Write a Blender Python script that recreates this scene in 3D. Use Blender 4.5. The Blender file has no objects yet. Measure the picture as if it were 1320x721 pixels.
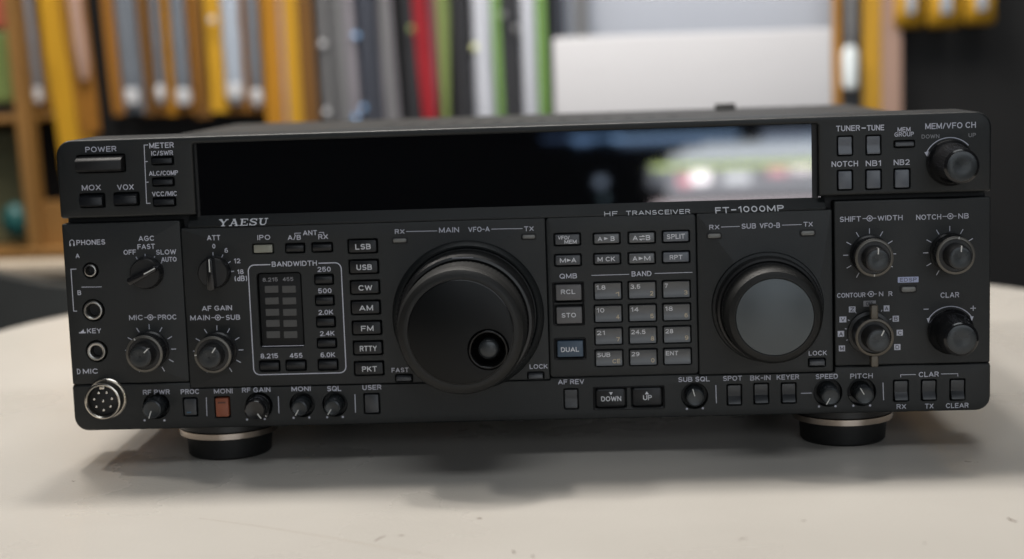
import bpy, bmesh, math, random
from mathutils import Vector, Matrix
from mathutils.geometry import delaunay_2d_cdt
random.seed(7)
S = bpy.context.scene
C = S.collection
MM = 0.001
ZO = 17.0            # underside of the fascia above the table, mm
PI = math.pi

# ------------------------------------------------------------------ camera (solved from the panel's corners, mm)
CX, CY, CZ = 236.37, -714.5, 159.07 + ZO
FP = 2101.7
RIGHT = Vector((0.99840273, 0.04542305, -0.03359667))
UP = Vector((0.02726952, 0.1333677, 0.99068139))
FWD = Vector((-0.04948093, 0.99002515, -0.13191601))
ORG = Vector((CX, CY, CZ))

def ray(px, py):
    return FWD + RIGHT * ((px - 660) / FP) - UP * ((py - 360.5) / FP)
def P(px, py, p=0.0):
    """panel point (x, z) that stands at photo pixel px,py on the plane p mm in front of the panel"""
    d = ray(px, py)
    t = (-p - CY) / d.y
    q = ORG + d * t
    return q.x, q.z
def PY(px, py, Y):
    d = ray(px, py); t = (Y - CY) / d.y
    q = ORG + d * t
    return q.x, q.z

# ------------------------------------------------------------------ materials
def nn(nt, t, **kw):
    n = nt.nodes.new(t)
    for k, v in kw.items(): setattr(n, k, v)
    return n
def mat(name, col, rough=.5, metal=0., noise=0., nscale=40., bump=0., bscale=900., spec=.5, coat=0., emit=None, estr=0., rvar=0., trans=0., streak=0.):
    m = bpy.data.materials.new(name); m.use_nodes = True
    nt = m.node_tree; b = nt.nodes['Principled BSDF']
    b.inputs['Base Color'].default_value = (*col, 1)
    b.inputs['Roughness'].default_value = rough
    b.inputs['Metallic'].default_value = metal
    b.inputs['Specular IOR Level'].default_value = spec
    b.inputs['Coat Weight'].default_value = coat
    b.inputs['Transmission Weight'].default_value = trans
    tc = nn(nt, 'ShaderNodeTexCoord')
    if noise or rvar:
        n = nn(nt, 'ShaderNodeTexNoise'); n.inputs['Scale'].default_value = nscale; n.inputs['Detail'].default_value = 6
        if streak:
            mp = nn(nt, 'ShaderNodeMapping'); mp.inputs['Scale'].default_value = (1, 1, streak); nt.links.new(tc.outputs['Object'], mp.inputs[0]); nt.links.new(mp.outputs[0], n.inputs['Vector'])
        else: nt.links.new(tc.outputs['Object'], n.inputs['Vector'])
        if noise:
            r = nn(nt, 'ShaderNodeMix', data_type='RGBA')
            r.inputs[6].default_value = (*[c * (1 - noise) for c in col], 1)
            r.inputs[7].default_value = (*[min(1, c * (1 + noise)) for c in col], 1)
            nt.links.new(n.outputs['Fac'], r.inputs[0]); nt.links.new(r.outputs[2], b.inputs['Base Color'])
        if rvar:
            mr = nn(nt, 'ShaderNodeMapRange'); mr.inputs[3].default_value = max(0, rough - rvar); mr.inputs[4].default_value = rough + rvar
            nt.links.new(n.outputs['Fac'], mr.inputs[0]); nt.links.new(mr.outputs[0], b.inputs['Roughness'])
    if bump:
        n2 = nn(nt, 'ShaderNodeTexNoise'); n2.inputs['Scale'].default_value = bscale; n2.inputs['Detail'].default_value = 3
        bp = nn(nt, 'ShaderNodeBump'); bp.inputs['Strength'].default_value = bump; bp.inputs['Distance'].default_value = .0003
        nt.links.new(tc.outputs['Object'], n2.inputs['Vector']); nt.links.new(n2.outputs['Fac'], bp.inputs['Height'])
        nt.links.new(bp.outputs['Normal'], b.inputs['Normal'])
    if emit:
        b.inputs['Emission Color'].default_value = (*emit, 1); b.inputs['Emission Strength'].default_value = estr
    return m

M = {}
M['panel'] = mat('charcoal_painted_plastic', (.0098, .0114, .0121), .46, spec=.42, noise=.14, nscale=38, bump=.35, bscale=2600, rvar=.10)
M['case'] = mat('painted_steel_cover', (.020, .0195, .018), .55, noise=.15, nscale=30, bump=.3, bscale=1800)
M['button'] = mat('black_button_plastic', (.009, .010, .012), .36, spec=.35, noise=.1, rvar=.05)
M['greykey'] = mat('dark_grey_key_plastic', (.108, .112, .118), .32, noise=.08, rvar=.06)
M['midkey'] = mat('grey_key_plastic', (.115, .112, .115), .5, noise=.06)
M['dimkey'] = mat('charcoal_key_plastic', (.060, .063, .070), .4, noise=.06)
M['bluekey'] = mat('blue_grey_key_plastic', (.045, .075, .115), .4, noise=.06)
M['rocker'] = mat('rocker_button_plastic', (.035, .038, .043), .33, noise=.08)
M['softkey'] = mat('slate_button_plastic', (.105, .115, .135), .35, noise=.06)
M['recess'] = mat('recess_black', (.006, .006, .007), .6)
M['rubber'] = mat('black_rubber', (.0100, .0102, .0100), .5, spec=.35, bump=.3, bscale=1500, noise=.2)
M['knob'] = mat('black_knob_plastic', (.013, .013, .0135), .36, rvar=.07, nscale=90, noise=.15)
M['knobglossy'] = mat('glossy_knob_plastic', (.011, .011, .012), .17)
M['knobface'] = mat('spun_dark_knob_face', (.030, .034, .037), .28, metal=.3, rvar=.05, nscale=120, noise=.1)
M['dialface'] = mat('satin_black_dial_face', (.0035, .0040, .0044), .30, spec=.2, rvar=.04, nscale=60)
M['subface'] = mat('satin_grey_dial_face', (.070, .079, .084), .34, metal=.5, rvar=.05, nscale=120, noise=.06)
M['edge'] = mat('worn_knob_rim', (.12, .112, .098), .35, metal=.4, noise=.3, nscale=200)
M['lever'] = mat('bronze_grey_lever', (.11, .095, .075), .4, metal=.3, noise=.2, nscale=200)
M['dimple'] = mat('gloss_black_dimple', (.002, .002, .002), .18, spec=.35)
M['glass'] = mat('smoked_display_glass', (.0015, .0015, .0018), .025, spec=.6, coat=.6)
M['ink'] = mat('printed_grey_ink', (.56, .57, .66), .55)
M['ink2'] = mat('printed_bright_ink', (.68, .69, .73), .5)
M['inkd'] = mat('printed_dim_ink', (.26, .26, .28), .55)
M['inkt'] = mat('printed_tan_ink', (.50, .41, .28), .55)
M['inkk'] = mat('printed_dark_ink', (.03, .035, .05), .55)
M['inklight'] = mat('printed_blue_grey_patch', (.42, .46, .66), .55)
M['white'] = mat('white_pointer_paint', (.62, .62, .60), .4)
M['nickel'] = mat('nickel_plate', (.56, .52, .46), .24, metal=1., noise=.15, nscale=250, rvar=.08)
M['ring'] = mat('dull_nickel_ring', (.36, .35, .33), .32, metal=1., noise=.1, nscale=250)
M['gold'] = mat('warm_foot_ring_metal', (.50, .43, .37), .25, metal=1., noise=.12, nscale=150)
M['pin'] = mat('contact_pin_metal', (.75, .72, .66), .2, metal=1.)
M['orange'] = mat('orange_button_plastic', (.30, .085, .040), .45, noise=.15, nscale=300)
M['orangedark'] = mat('orange_button_mark', (.10, .030, .018), .5)
M['lampgrey'] = mat('unlit_lamp_lens', (.17, .17, .16), .3, noise=.1)
M['ipolens'] = mat('pale_indicator_lens', (.24, .24, .20), .35, noise=.15, nscale=400)
M['ledwin'] = mat('unlit_led_window', (.070, .070, .069), .5)
M['inset'] = mat('indicator_inset_plastic', (.010, .0105, .011), .6, spec=.25)

# table: cream laminate with faint mottling and small scuffs
def table_mat():
    m = bpy.data.materials.new('cream_laminate'); m.use_nodes = True
    nt = m.node_tree; b = nt.nodes['Principled BSDF']; L = nt.links.new
    tc = nn(nt, 'ShaderNodeTexCoord')
    n = nn(nt, 'ShaderNodeTexNoise'); n.inputs['Scale'].default_value = 9; n.inputs['Detail'].default_value = 7
    L(tc.outputs['Object'], n.inputs['Vector'])
    r = nn(nt, 'ShaderNodeMix', data_type='RGBA')
    r.inputs[6].default_value = (.48, .452, .41, 1); r.inputs[7].default_value = (.57, .54, .495, 1)
    L(n.outputs['Fac'], r.inputs[0])
    # sparse dark scuffs
    v = nn(nt, 'ShaderNodeTexNoise'); v.inputs['Scale'].default_value = 55; v.inputs['Detail'].default_value = 2
    mp = nn(nt, 'ShaderNodeMapping'); mp.inputs['Scale'].default_value = (.45, 1.8, 1); mp.inputs['Rotation'].default_value = (0, 0, .35)
    L(tc.outputs['Object'], mp.inputs[0]); L(mp.outputs[0], v.inputs['Vector'])
    cr = nn(nt, 'ShaderNodeValToRGB'); cr.color_ramp.elements[0].position = .735; cr.color_ramp.elements[1].position = .80
    L(v.outputs['Fac'], cr.inputs[0])
    mx = nn(nt, 'ShaderNodeMix', data_type='RGBA'); mx.inputs[7].default_value = (.27, .22, .17, 1)
    mu = nn(nt, 'ShaderNodeMath', operation='MULTIPLY'); mu.inputs[1].default_value = .6
    L(cr.outputs[0], mu.inputs[0]); L(mu.outputs[0], mx.inputs[0]); L(r.outputs[2], mx.inputs[6]); L(mx.outputs[2], b.inputs['Base Color'])
    mr = nn(nt, 'ShaderNodeMapRange'); mr.inputs[3].default_value = .20; mr.inputs[4].default_value = .38
    L(n.outputs['Fac'], mr.inputs[0]); L(mr.outputs[0], b.inputs['Roughness'])
    f = nn(nt, 'ShaderNodeTexNoise'); f.inputs['Scale'].default_value = 700
    bp = nn(nt, 'ShaderNodeBump'); bp.inputs['Strength'].default_value = .3; bp.inputs['Distance'].default_value = .0004
    L(tc.outputs['Object'], f.inputs['Vector']); L(f.outputs['Fac'], bp.inputs['Height']); L(bp.outputs[0], b.inputs['Normal'])
    return m
M['table'] = table_mat()
M['tableedge'] = mat('table_edge_band', (.35, .30, .24), .5)

# ------------------------------------------------------------------ object helpers
WLOC = {}
def link(name, bm, m, parent=None, smooth=None, label=None, kind=None):
    me = bpy.data.meshes.new(name)
    bmesh.ops.recalc_face_normals(bm, faces=bm.faces)
    if len(bm.verts):
        xs = [v.co for v in bm.verts]
        c = Vector([(min(v[i] for v in xs) + max(v[i] for v in xs)) / 2 for i in range(3)])
    else: c = Vector((0, 0, 0))
    for v in bm.verts: v.co = (v.co - c) * MM
    bm.to_mesh(me); bm.free()
    mats = m if isinstance(m, list) else [m]
    for q in mats: me.materials.append(q)
    o = bpy.data.objects.new(name, me); C.objects.link(o)
    w = c * MM; WLOC[o.name] = w
    if parent: o.parent = parent; o.location = w - WLOC[parent.name]
    else: o.location = w
    if smooth is not None:
        try: me.shade_auto_smooth = True
        except Exception: pass
        for p in me.polygons: p.use_smooth = True
        me.update()
        # sharp edges by angle
        bm2 = bmesh.new(); bm2.from_mesh(me)
        for e in bm2.edges:
            e.smooth = not (len(e.link_faces) == 2 and e.calc_face_angle(0) > math.radians(smooth))
        bm2.to_mesh(me); bm2.free()
    if label: o['label'] = label
    if kind: o['kind'] = kind
    return o
def thing(name, loc, label, cat, group=None):
    o = bpy.data.objects.new(name, None); C.objects.link(o)
    o.empty_display_size = .02
    o.location = Vector(loc) * MM; WLOC[o.name] = Vector(loc) * MM
    o['label'] = label; o['category'] = cat
    if group: o['group'] = group
    return o
def tag(o, label, cat, group=None):
    o['label'] = label; o['category'] = cat
    if group: o['group'] = group
    return o

# 2-D outlines, counter-clockwise in (x, z)
def rrect(x0, x1, z0, z1, r=1., n=5):
    r = max(min(r, (x1 - x0) / 2 - .001, (z1 - z0) / 2 - .001), .01)
    pts = []
    for cx, cz, a0 in ((x1 - r, z0 + r, -90), (x1 - r, z1 - r, 0), (x0 + r, z1 - r, 90), (x0 + r, z0 + r, 180)):
        for k in range(n + 1):
            a = math.radians(a0 + 90 * k / n); pts.append((cx + r * math.cos(a), cz + r * math.sin(a)))
    return pts
def circ(cx, cz, r, n=48):
    return [(cx + r * math.cos(2 * PI * k / n), cz + r * math.sin(2 * PI * k / n)) for k in range(n)]
def inset(pts, d):
    n = len(pts); out = []
    for i in range(n):
        a, b, c = pts[i - 1], pts[i], pts[(i + 1) % n]
        e1 = Vector((b[0] - a[0], b[1] - a[1])); e2 = Vector((c[0] - b[0], c[1] - b[1]))
        if e1.length < 1e-7 or e2.length < 1e-7: out.append(b); continue
        n1 = Vector((-e1.y, e1.x)).normalized(); n2 = Vector((-e2.y, e2.x)).normalized()
        k = n1 + n2; k = k / max(.3, k.dot(n1)) if k.length > 1e-6 else n1
        out.append((b[0] + k.x * d, b[1] + k.y * d))
    return out
def inside(p, poly):
    x, y = p; c = False; n = len(poly)
    for i in range(n):
        x1, y1 = poly[i]; x2, y2 = poly[i - 1]
        if (y1 > y) != (y2 > y) and x < (x2 - x1) * (y - y1) / (y2 - y1) + x1: c = not c
    return c
def loop(bm, pts, y): return [bm.verts.new((a, y, b)) for a, b in pts]
def bridge(bm, A, B):
    n = len(A)
    for i in range(n): bm.faces.new((A[i - 1], A[i], B[i], B[i - 1]))

def plate(name, outline, holes, yf, yb, bev, m, parent, hd=5., lip=.28, smooth=35, bsteps=3, label=None, floor=True):
    """a moulded plate: rounded front edge, real recesses with a floor"""
    bm = bmesh.new()
    face = inset(outline, bev)
    outer_h = [inset(h, -lip) for h in holes]
    co = [Vector(p) for p in face]; ed = [(i, (i + 1) % len(face)) for i in range(len(face))]
    for h in outer_h:
        s = len(co); co += [Vector(p) for p in h]; ed += [(s + i, s + (i + 1) % len(h)) for i in range(len(h))]
    v, e, f, *_ = delaunay_2d_cdt(co, ed, [], 0, 1e-6)
    vs = [bm.verts.new((p.x, yf, p.y)) for p in v]
    for t in f:
        c = sum((v[i] for i in t), Vector((0, 0))) / len(t)
        if inside(c, face) and not any(inside(c, h) for h in outer_h):
            try: bm.faces.new([vs[i] for i in t])
            except ValueError: pass
    prev = loop(bm, face, yf)
    for k in range(1, bsteps + 1):
        a = PI / 2 * k / bsteps
        cur = loop(bm, inset(outline, bev * (1 - math.sin(a))), yf + bev * (1 - math.cos(a)))
        bridge(bm, prev, cur); prev = cur
    back = loop(bm, outline, yb); bridge(bm, prev, back)
    if floor: bm.faces.new(back)
    for h, oh in zip(holes, outer_h):
        a = loop(bm, oh, yf); b = loop(bm, inset(h, 0), yf + lip); c = loop(bm, h, yf + hd)
        bridge(bm, a, b); bridge(bm, b, c)
        if floor: bm.faces.new(c)
    bmesh.ops.remove_doubles(bm, verts=bm.verts, dist=1e-4)
    return link(name, bm, m, parent, smooth, label)

def cap(bm, outline, yf, yb, bev=.4, steps=2):
    prev = loop(bm, inset(outline, bev), yf); bm.faces.new(prev)
    for k in range(1, steps + 1):
        a = PI / 2 * k / steps
        cur = loop(bm, inset(outline, bev * (1 - math.sin(a))), yf + bev * (1 - math.cos(a)))
        bridge(bm, prev, cur); prev = cur
    back = loop(bm, outline, yb); bridge(bm, prev, back); bm.faces.new(back)

def box(bm, x0, x1, y0, y1, z0, z1, bev=0):
    r = bmesh.ops.create_cube(bm, size=1)
    for v in r['verts']:
        v.co = Vector(((x0 + x1) / 2 + v.co.x * (x1 - x0), (y0 + y1) / 2 + v.co.y * (y1 - y0), (z0 + z1) / 2 + v.co.z * (z1 - z0)))
    if bev:
        bmesh.ops.bevel(bm, geom=list({e for v in r['verts'] for e in v.link_edges}), offset=bev, segments=2, affect='EDGES', profile=.5)

def profile_x(bm, x0, x1, prof, ends=.25):
    """extrude a (y, z) profile along x, ends slightly rounded in"""
    cy = sum(p[0] for p in prof) / len(prof); cz = sum(p[1] for p in prof) / len(prof)
    def lp(x, s): return [bm.verts.new((x, cy + (p[0] - cy) * s, cz + (p[1] - cz) * s)) for p in prof]
    s = .94
    L = [lp(x0, s), lp(x0 + ends, 1), lp(x1 - ends, 1), lp(x1, s)]
    for a, b in zip(L, L[1:]): bridge(bm, a, b)
    bm.faces.new(L[0]); bm.faces.new(L[-1])

def lathe(bm, cx, cz, prof, n=64, ribs=None, a0=0, closed_front=True):
    """prof = [(radius, p)], p mm in front of the panel; ribs = (first, last, depth) rows whose radius alternates"""
    rows = []
    for i, (r, p) in enumerate(prof):
        row = []
        for k in range(n):
            rr = r
            if ribs and ribs[0] <= i <= ribs[1] and k % ribs[3] < ribs[3] / 2: rr = r - ribs[2]
            a = 2 * PI * k / n
            row.append(bm.verts.new((cx + rr * math.cos(a), -p, cz + rr * math.sin(a))))
        rows.append(row)
    for a, b in zip(rows, rows[1:]): bridge(bm, a, b)
    if closed_front: bm.faces.new(rows[-1])
    return rows

# ------------------------------------------------------------------ lettering
def el(cx, cy, rx, ry, a0, a1, n=8):
    return [(cx + rx * math.cos(math.radians(a0 + (a1 - a0) * k / n)), cy + ry * math.sin(math.radians(a0 + (a1 - a0) * k / n))) for k in range(n + 1)]
# single-stroke grotesque capitals and figures: name -> (width, [polyline, ...])
G = {
 'A': (.84, [[(0, 0), (.42, 1), (.84, 0)], [(.15, .30), (.69, .30)]]),
 'B': (.68, [[(0, 0), (0, 1), (.40, 1)] + el(.42, .77, .22, .23, 90, -90) + [(0, .53)], [(.40, .53)] + el(.44, .265, .24, .265, 90, -90) + [(0, 0)]]),
 'C': (.78, [el(.42, .5, .42, .5, 42, 318, 16)]),
 'D': (.74, [[(.001, 0), (0, 1), (.30, 1)] + el(.32, .5, .42, .5, 90, -90, 12) + [(0, 0)]]),
 'E': (.62, [[(.62, 1), (0, 1), (0, 0), (.62, 0)], [(0, .52), (.56, .52)]]),
 'F': (.60, [[(.60, 1), (0, 1), (0, 0)], [(0, .50), (.52, .50)]]),
 'G': (.82, [el(.42, .5, .42, .5, 42, 318, 16) + [(.80, .16), (.80, .46), (.46, .46)]]),
 'H': (.70, [[(0, 0), (0, 1)], [(.70, 0), (.70, 1)], [(0, .52), (.70, .52)]]),
 'I': (.0, [[(0, 0), (0, 1)]]),
 'K': (.72, [[(0, 0), (0, 1)], [(.68, 1), (0, .36)], [(.24, .58), (.72, 0)]]),
 'L': (.56, [[(0, 1), (0, 0), (.56, 0)]]),
 'M': (.86, [[(0, 0), (0, 1), (.43, .08), (.86, 1), (.86, 0)]]),
 'N': (.72, [[(0, 0), (0, 1), (.72, 0), (.72, 1)]]),
 'O': (.86, [el(.43, .5, .43, .5, 90, 450, 22)]),
 'P': (.66, [[(0, 0), (0, 1), (.38, 1)] + el(.40, .74, .26, .26, 90, -90) + [(0, .48)]]),
 'Q': (.86, [el(.43, .5, .43, .5, 90, 450, 22), [(.52, .28), (.84, -.02)]]),
 'R': (.68, [[(0, 0), (0, 1), (.40, 1)] + el(.42, .75, .25, .25, 90, -90) + [(0, .50)], [(.40, .50), (.68, 0)]]),
 'S': (.68, [el(.36, .74, .30, .26, 28, 265, 10) + el(.34, .26, .34, .26, 82, -152, 10)]),
 'T': (.70, [[(0, 1), (.70, 1)], [(.35, 1), (.35, 0)]]),
 'U': (.70, [[(0, 1), (0, .32)] + el(.35, .32, .35, .32, 180, 360, 10) + [(.70, 1)]]),
 'V': (.78, [[(0, 1), (.39, 0), (.78, 1)]]),
 'W': (1.14, [[(0, 1), (.28, 0), (.57, .92), (.86, 0), (1.14, 1)]]),
 'X': (.74, [[(0, 0), (.74, 1)], [(0, 1), (.74, 0)]]),
 'Y': (.76, [[(0, 1), (.38, .46), (.76, 1)], [(.38, .48), (.38, 0)]]),
 'Z': (.66, [[(0, 1), (.66, 1), (0, 0), (.66, 0)]]),
 '0': (.60, [el(.30, .5, .30, .5, 90, 450, 20)]),
 '1': (.26, [[(0, .78), (.26, 1), (.26, 0)]]),
 '2': (.60, [el(.30, .71, .30, .29, 165, -38, 10) + [(0, 0), (.62, 0)]]),
 '3': (.60, [el(.29, .75, .27, .25, 160, -80, 10), el(.29, .26, .31, .26, 85, -160, 10)]),
 '4': (.64, [[(.48, 0), (.48, 1), (0, .28), (.66, .28)]]),
 '5': (.62, [[(.54, 1), (.08, 1), (.03, .50)] + el(.31, .32, .30, .32, 128, -155, 12)]),
 '6': (.62, [el(.36, .62, .34, .38, 60, 170, 8) + [(0, .30)], el(.31, .31, .31, .31, 180, 540, 16)]),
 '7': (.60, [[(0, 1), (.60, 1), (.20, 0)]]),
 '8': (.62, [el(.31, .76, .25, .24, 90, 450, 16), el(.31, .26, .31, .26, 90, 450, 16)]),
 '9': (.62, [el(.31, .69, .31, .31, 0, 360, 16), [(.62, .70)] + el(.26, .38, .36, .38, 0, -115, 8)]),
 '-': (.34, [[(0, .46), (.34, .46)]]),
 '/': (.36, [[(-.02, -.04), (.38, 1.04)]]),
 '.': (.0, [[(0, -.0), (0, .05)]]),
 '(': (.22, [el(.34, .45, .34, .68, 132, 228, 8)]), ')': (.22, [el(-.12, .45, .34, .68, 48, -48, 8)]),
 'd': (.56, [el(.28, .32, .28, .32, 0, 360, 14), [(.56, 0), (.56, 1)]]),
}
TH = .155
def put_text(bm, s, x0, x1, zc, h, y=-.06, bold=.018, plane=None, mi=0):
    th = TH + (bold - .018) * 2.5
    cur = 0; L = []
    for ch in s:
        if ch == ' ': cur += .42; continue
        w, st = G[ch]
        for pl in st: L.append([(cur + a, b) for a, b in pl])
        cur += w + .34
    ax = min(p[0] for q in L for p in q); bx = max(p[0] for q in L for p in q)
    t = th * h; lvl = 0
    hh = h - t; z0 = zc - h / 2 + t / 2
    W = (x1 - x0 - t)
    L2 = []
    for pl in L:
        cur_ = [pl[0]]
        for i in range(1, len(pl)):
            cur_.append(pl[i])
            if i < len(pl) - 1:
                u = (Vector(pl[i]) - Vector(pl[i - 1])); v = (Vector(pl[i + 1]) - Vector(pl[i]))
                if u.length > 1e-4 and v.length > 1e-4 and u.normalized().dot(v.normalized()) < -.35: L2.append(cur_); cur_ = [pl[i]]
        L2.append(cur_)
    for pl in L2:
        q = [Vector(((x0 + t / 2 + ((p[0] - ax) / (bx - ax) if bx > ax else .5) * W), z0 + p[1] * hh)) for p in pl]
        closed = (q[0] - q[-1]).length < 1e-3 and len(q) > 3
        if closed: q = q[:-1]
        n = len(q); A = []; B = []; lvl += 1
        # square ends
        for i in range(n):
            a = q[i - 1] if (i or closed) else None; c = q[(i + 1) % n] if (i < n - 1 or closed) else None
            b = q[i].copy(); d1 = (b - a).normalized() if a is not None else None; d2 = (c - b).normalized() if c is not None else None
            if d1 is None: b = b - d2 * t * (.5 if abs(d2.x) < .3 or abs(d2.y) < .3 else .25)
            if d2 is None: b = b + d1 * t * (.5 if abs(d1.x) < .3 or abs(d1.y) < .3 else .25)
            d1 = d1 or d2; d2 = d2 or d1
            n1 = Vector((-d1.y, d1.x)); n2 = Vector((-d2.y, d2.x)); m = n1 + n2; m = m / max(.5, m.dot(n1))
            for arr, sg in ((A, .5), (B, -.5)):
                X = b.x + m.x * t * sg; ZZ = b.y + m.y * t * sg
                if plane: w3 = plane(X, ZZ); w3 = (w3[0], w3[1] - .003 * lvl, w3[2])
                else: w3 = (X, y - .003 * (lvl % 6), ZZ)
                arr.append(bm.verts.new(w3))
        for i in range(n if closed else n - 1):
            j = (i + 1) % n
            try: bm.faces.new((A[i], A[j], B[j], B[i])).material_index = mi
            except ValueError: pass
class Ink:
    """collects the printing of one moulding; coordinates are photo pixels turned into panel mm"""
    def __init__(s, p=0.): s.bm = bmesh.new(); s.p = p; s.y = -p - .06
    def t(s, txt, a, b, yc, h, bold=.018, mi=0):
        x0, z0 = P(a, yc + .022 * 0, s.p); x1, z1 = P(b, yc, s.p)
        z = P((a + b) / 2, yc, s.p)[1]; k = FP / (-s.p - CY) ; put_text(s.bm, txt, x0, x1, z, h / k / .985, s.y, bold, mi=mi); return s
    def line(s, pts, w=.32, mi=0, closed=False):
        q = [P(a, b, s.p) for a, b in pts]
        s.poly(q, w, mi, closed); return s
    def poly(s, q, w=.32, mi=0, closed=False):
        n = len(q); L = []; R_ = []
        for i in range(n):
            a = q[i - 1] if (i or closed) else None; c = q[(i + 1) % n] if (i < n - 1 or closed) else None
            b = Vector(q[i]); d1 = (b - Vector(a)).normalized() if a is not None else None; d2 = (Vector(c) - b).normalized() if c is not None else None
            d1 = d1 or d2; d2 = d2 or d1
            n1 = Vector((-d1.y, d1.x)); n2 = Vector((-d2.y, d2.x)); m = n1 + n2; m = m / max(.4, m.dot(n1))
            L.append(s.bm.verts.new((b.x + m.x * w / 2, s.y, b.y + m.y * w / 2))); R_.append(s.bm.verts.new((b.x - m.x * w / 2, s.y, b.y - m.y * w / 2)))
        for i in range(n if closed else n - 1):
            j = (i + 1) % n; s.bm.faces.new((L[i], L[j], R_[j], R_[i])).material_index = mi
        return s
    def fill(s, pts, mi=0, dy=0.):
        s.bm.faces.new([s.bm.verts.new((a, s.y - dy, b)) for a, b in pts]).material_index = mi; return s
    def dot(s, px, py, r=.45, mi=0): x, z = P(px, py, s.p); return s.fill(circ(x, z, r, 14), mi)
    def ticks(s, px, py, angs, r0, r1, w=.34):
        x, z = P(px, py, s.p)
        for a in angs:
            c, d = math.cos(math.radians(a)), math.sin(math.radians(a))
            s.poly([(x + r0 * c, z + r0 * d), (x + r1 * c, z + r1 * d)], w)
        return s
    def arc(s, px, py, r, a0, a1, w=.38, n=28):
        x, z = P(px, py, s.p)
        s.poly([(x + r * math.cos(math.radians(a0 + (a1 - a0) * k / n)), z + r * math.sin(math.radians(a0 + (a1 - a0) * k / n))) for k in range(n + 1)], w)
        return s
    def dual(s, px, py, a, b):
        """the little concentric-knob symbol between two names"""
        x, z = P(px, py, s.p); s.poly([(x + 1.15 * math.cos(2 * PI * k / 20), z + 1.15 * math.sin(2 * PI * k / 20)) for k in range(20)], .34, 0, True)
        s.fill(circ(x, z, .5, 12))
        xa = P(a, py, s.p)[0]; xb = P(b, py, s.p)[0]; s.poly([(xa, z), (x - 1.3, z)], .3); s.poly([(x + 1.3, z), (xb, z)], .3); return s
    def done(s, parent, m, name='printed_lettering'): return link(name, s.bm, m, parent)

# ================================================================== THE RADIO
root = thing('radio_transceiver', (205, 31, 0), 'black desktop radio transceiver with two big tuning dials, standing on a cream table', 'radio')
Z = lambda z: z + ZO

# chassis behind the front
bm = bmesh.new(); box(bm, 5, 405, 38, 350, Z(5), Z(125.2), 1.6)
cover = link('cabinet_cover', bm, M['case'], root, 30)
bm = bmesh.new()
x, z = PY(935, 138, 318)
lx = x
prof = [(316, Z(125)), (316, Z(127.6)), (317.4, Z(129)), (323, Z(129)), (324.5, Z(127.6)), (324.5, Z(125))]
profile_x(bm, lx - 6.2, lx + 6.2, prof, .8)
link('cover_catch', bm, M['rubber'], root, 30)
# ventilation slots on the cover (dark inlays let into the lid)
for k in range(14):
    bm = bmesh.new(); box(bm, 120 + k * 12.5, 124 + k * 12.5, 150, 250, Z(125.1), Z(125.35)); link('vent_slot', bm, M['recess'], cover)

bm = bmesh.new(); box(bm, .5, 409.5, 8.2, 37, Z(3), Z(129), 1); link('core_frame', bm, M['recess'], root)
# --- upper fascia: inverted U around the display
XL, XR = 61.3, 335.6
ZT = 131.4; ZS = 96.7; ZG = 128.3
def corner(cx, cz, r, a0, a1, n=6): return [(cx + r * math.cos(math.radians(a0 + (a1 - a0) * k / n)), cz + r * math.sin(math.radians(a0 + (a1 - a0) * k / n))) for k in range(n + 1)]
fo = [(0.9, Z(ZS))] + [(XL, Z(ZS))] + [(XL, Z(ZG - .6)), (XL + .6, Z(ZG))] + [(XR - .6, Z(ZG)), (XR, Z(ZG - .6))] + [(XR, Z(ZS)), (409.1, Z(ZS)), (410, Z(ZS + .9))] \
    + corner(410 - 7, Z(ZT - 7), 7, 0, 90) + corner(7, Z(ZT - 7), 7, 90, 180) + [(0, Z(ZS + .9))]
BT = []                                   # buttons: kind, px box at the front face, protrusion
def pbox(a, b, c, d, p):
    x0, z1 = P(a, (c + d) / 2, p)[0], P((a + b) / 2, c, p)[1]
    x1, z0 = P(b, (c + d) / 2, p)[0], P((a + b) / 2, d, p)[1]
    return x0, x1, z0, z1
def hole(bx, g=.55, r=.6): return rrect(bx[0] - g, bx[1] + g, bx[2] - g, bx[3] + g, r, 3)

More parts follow.
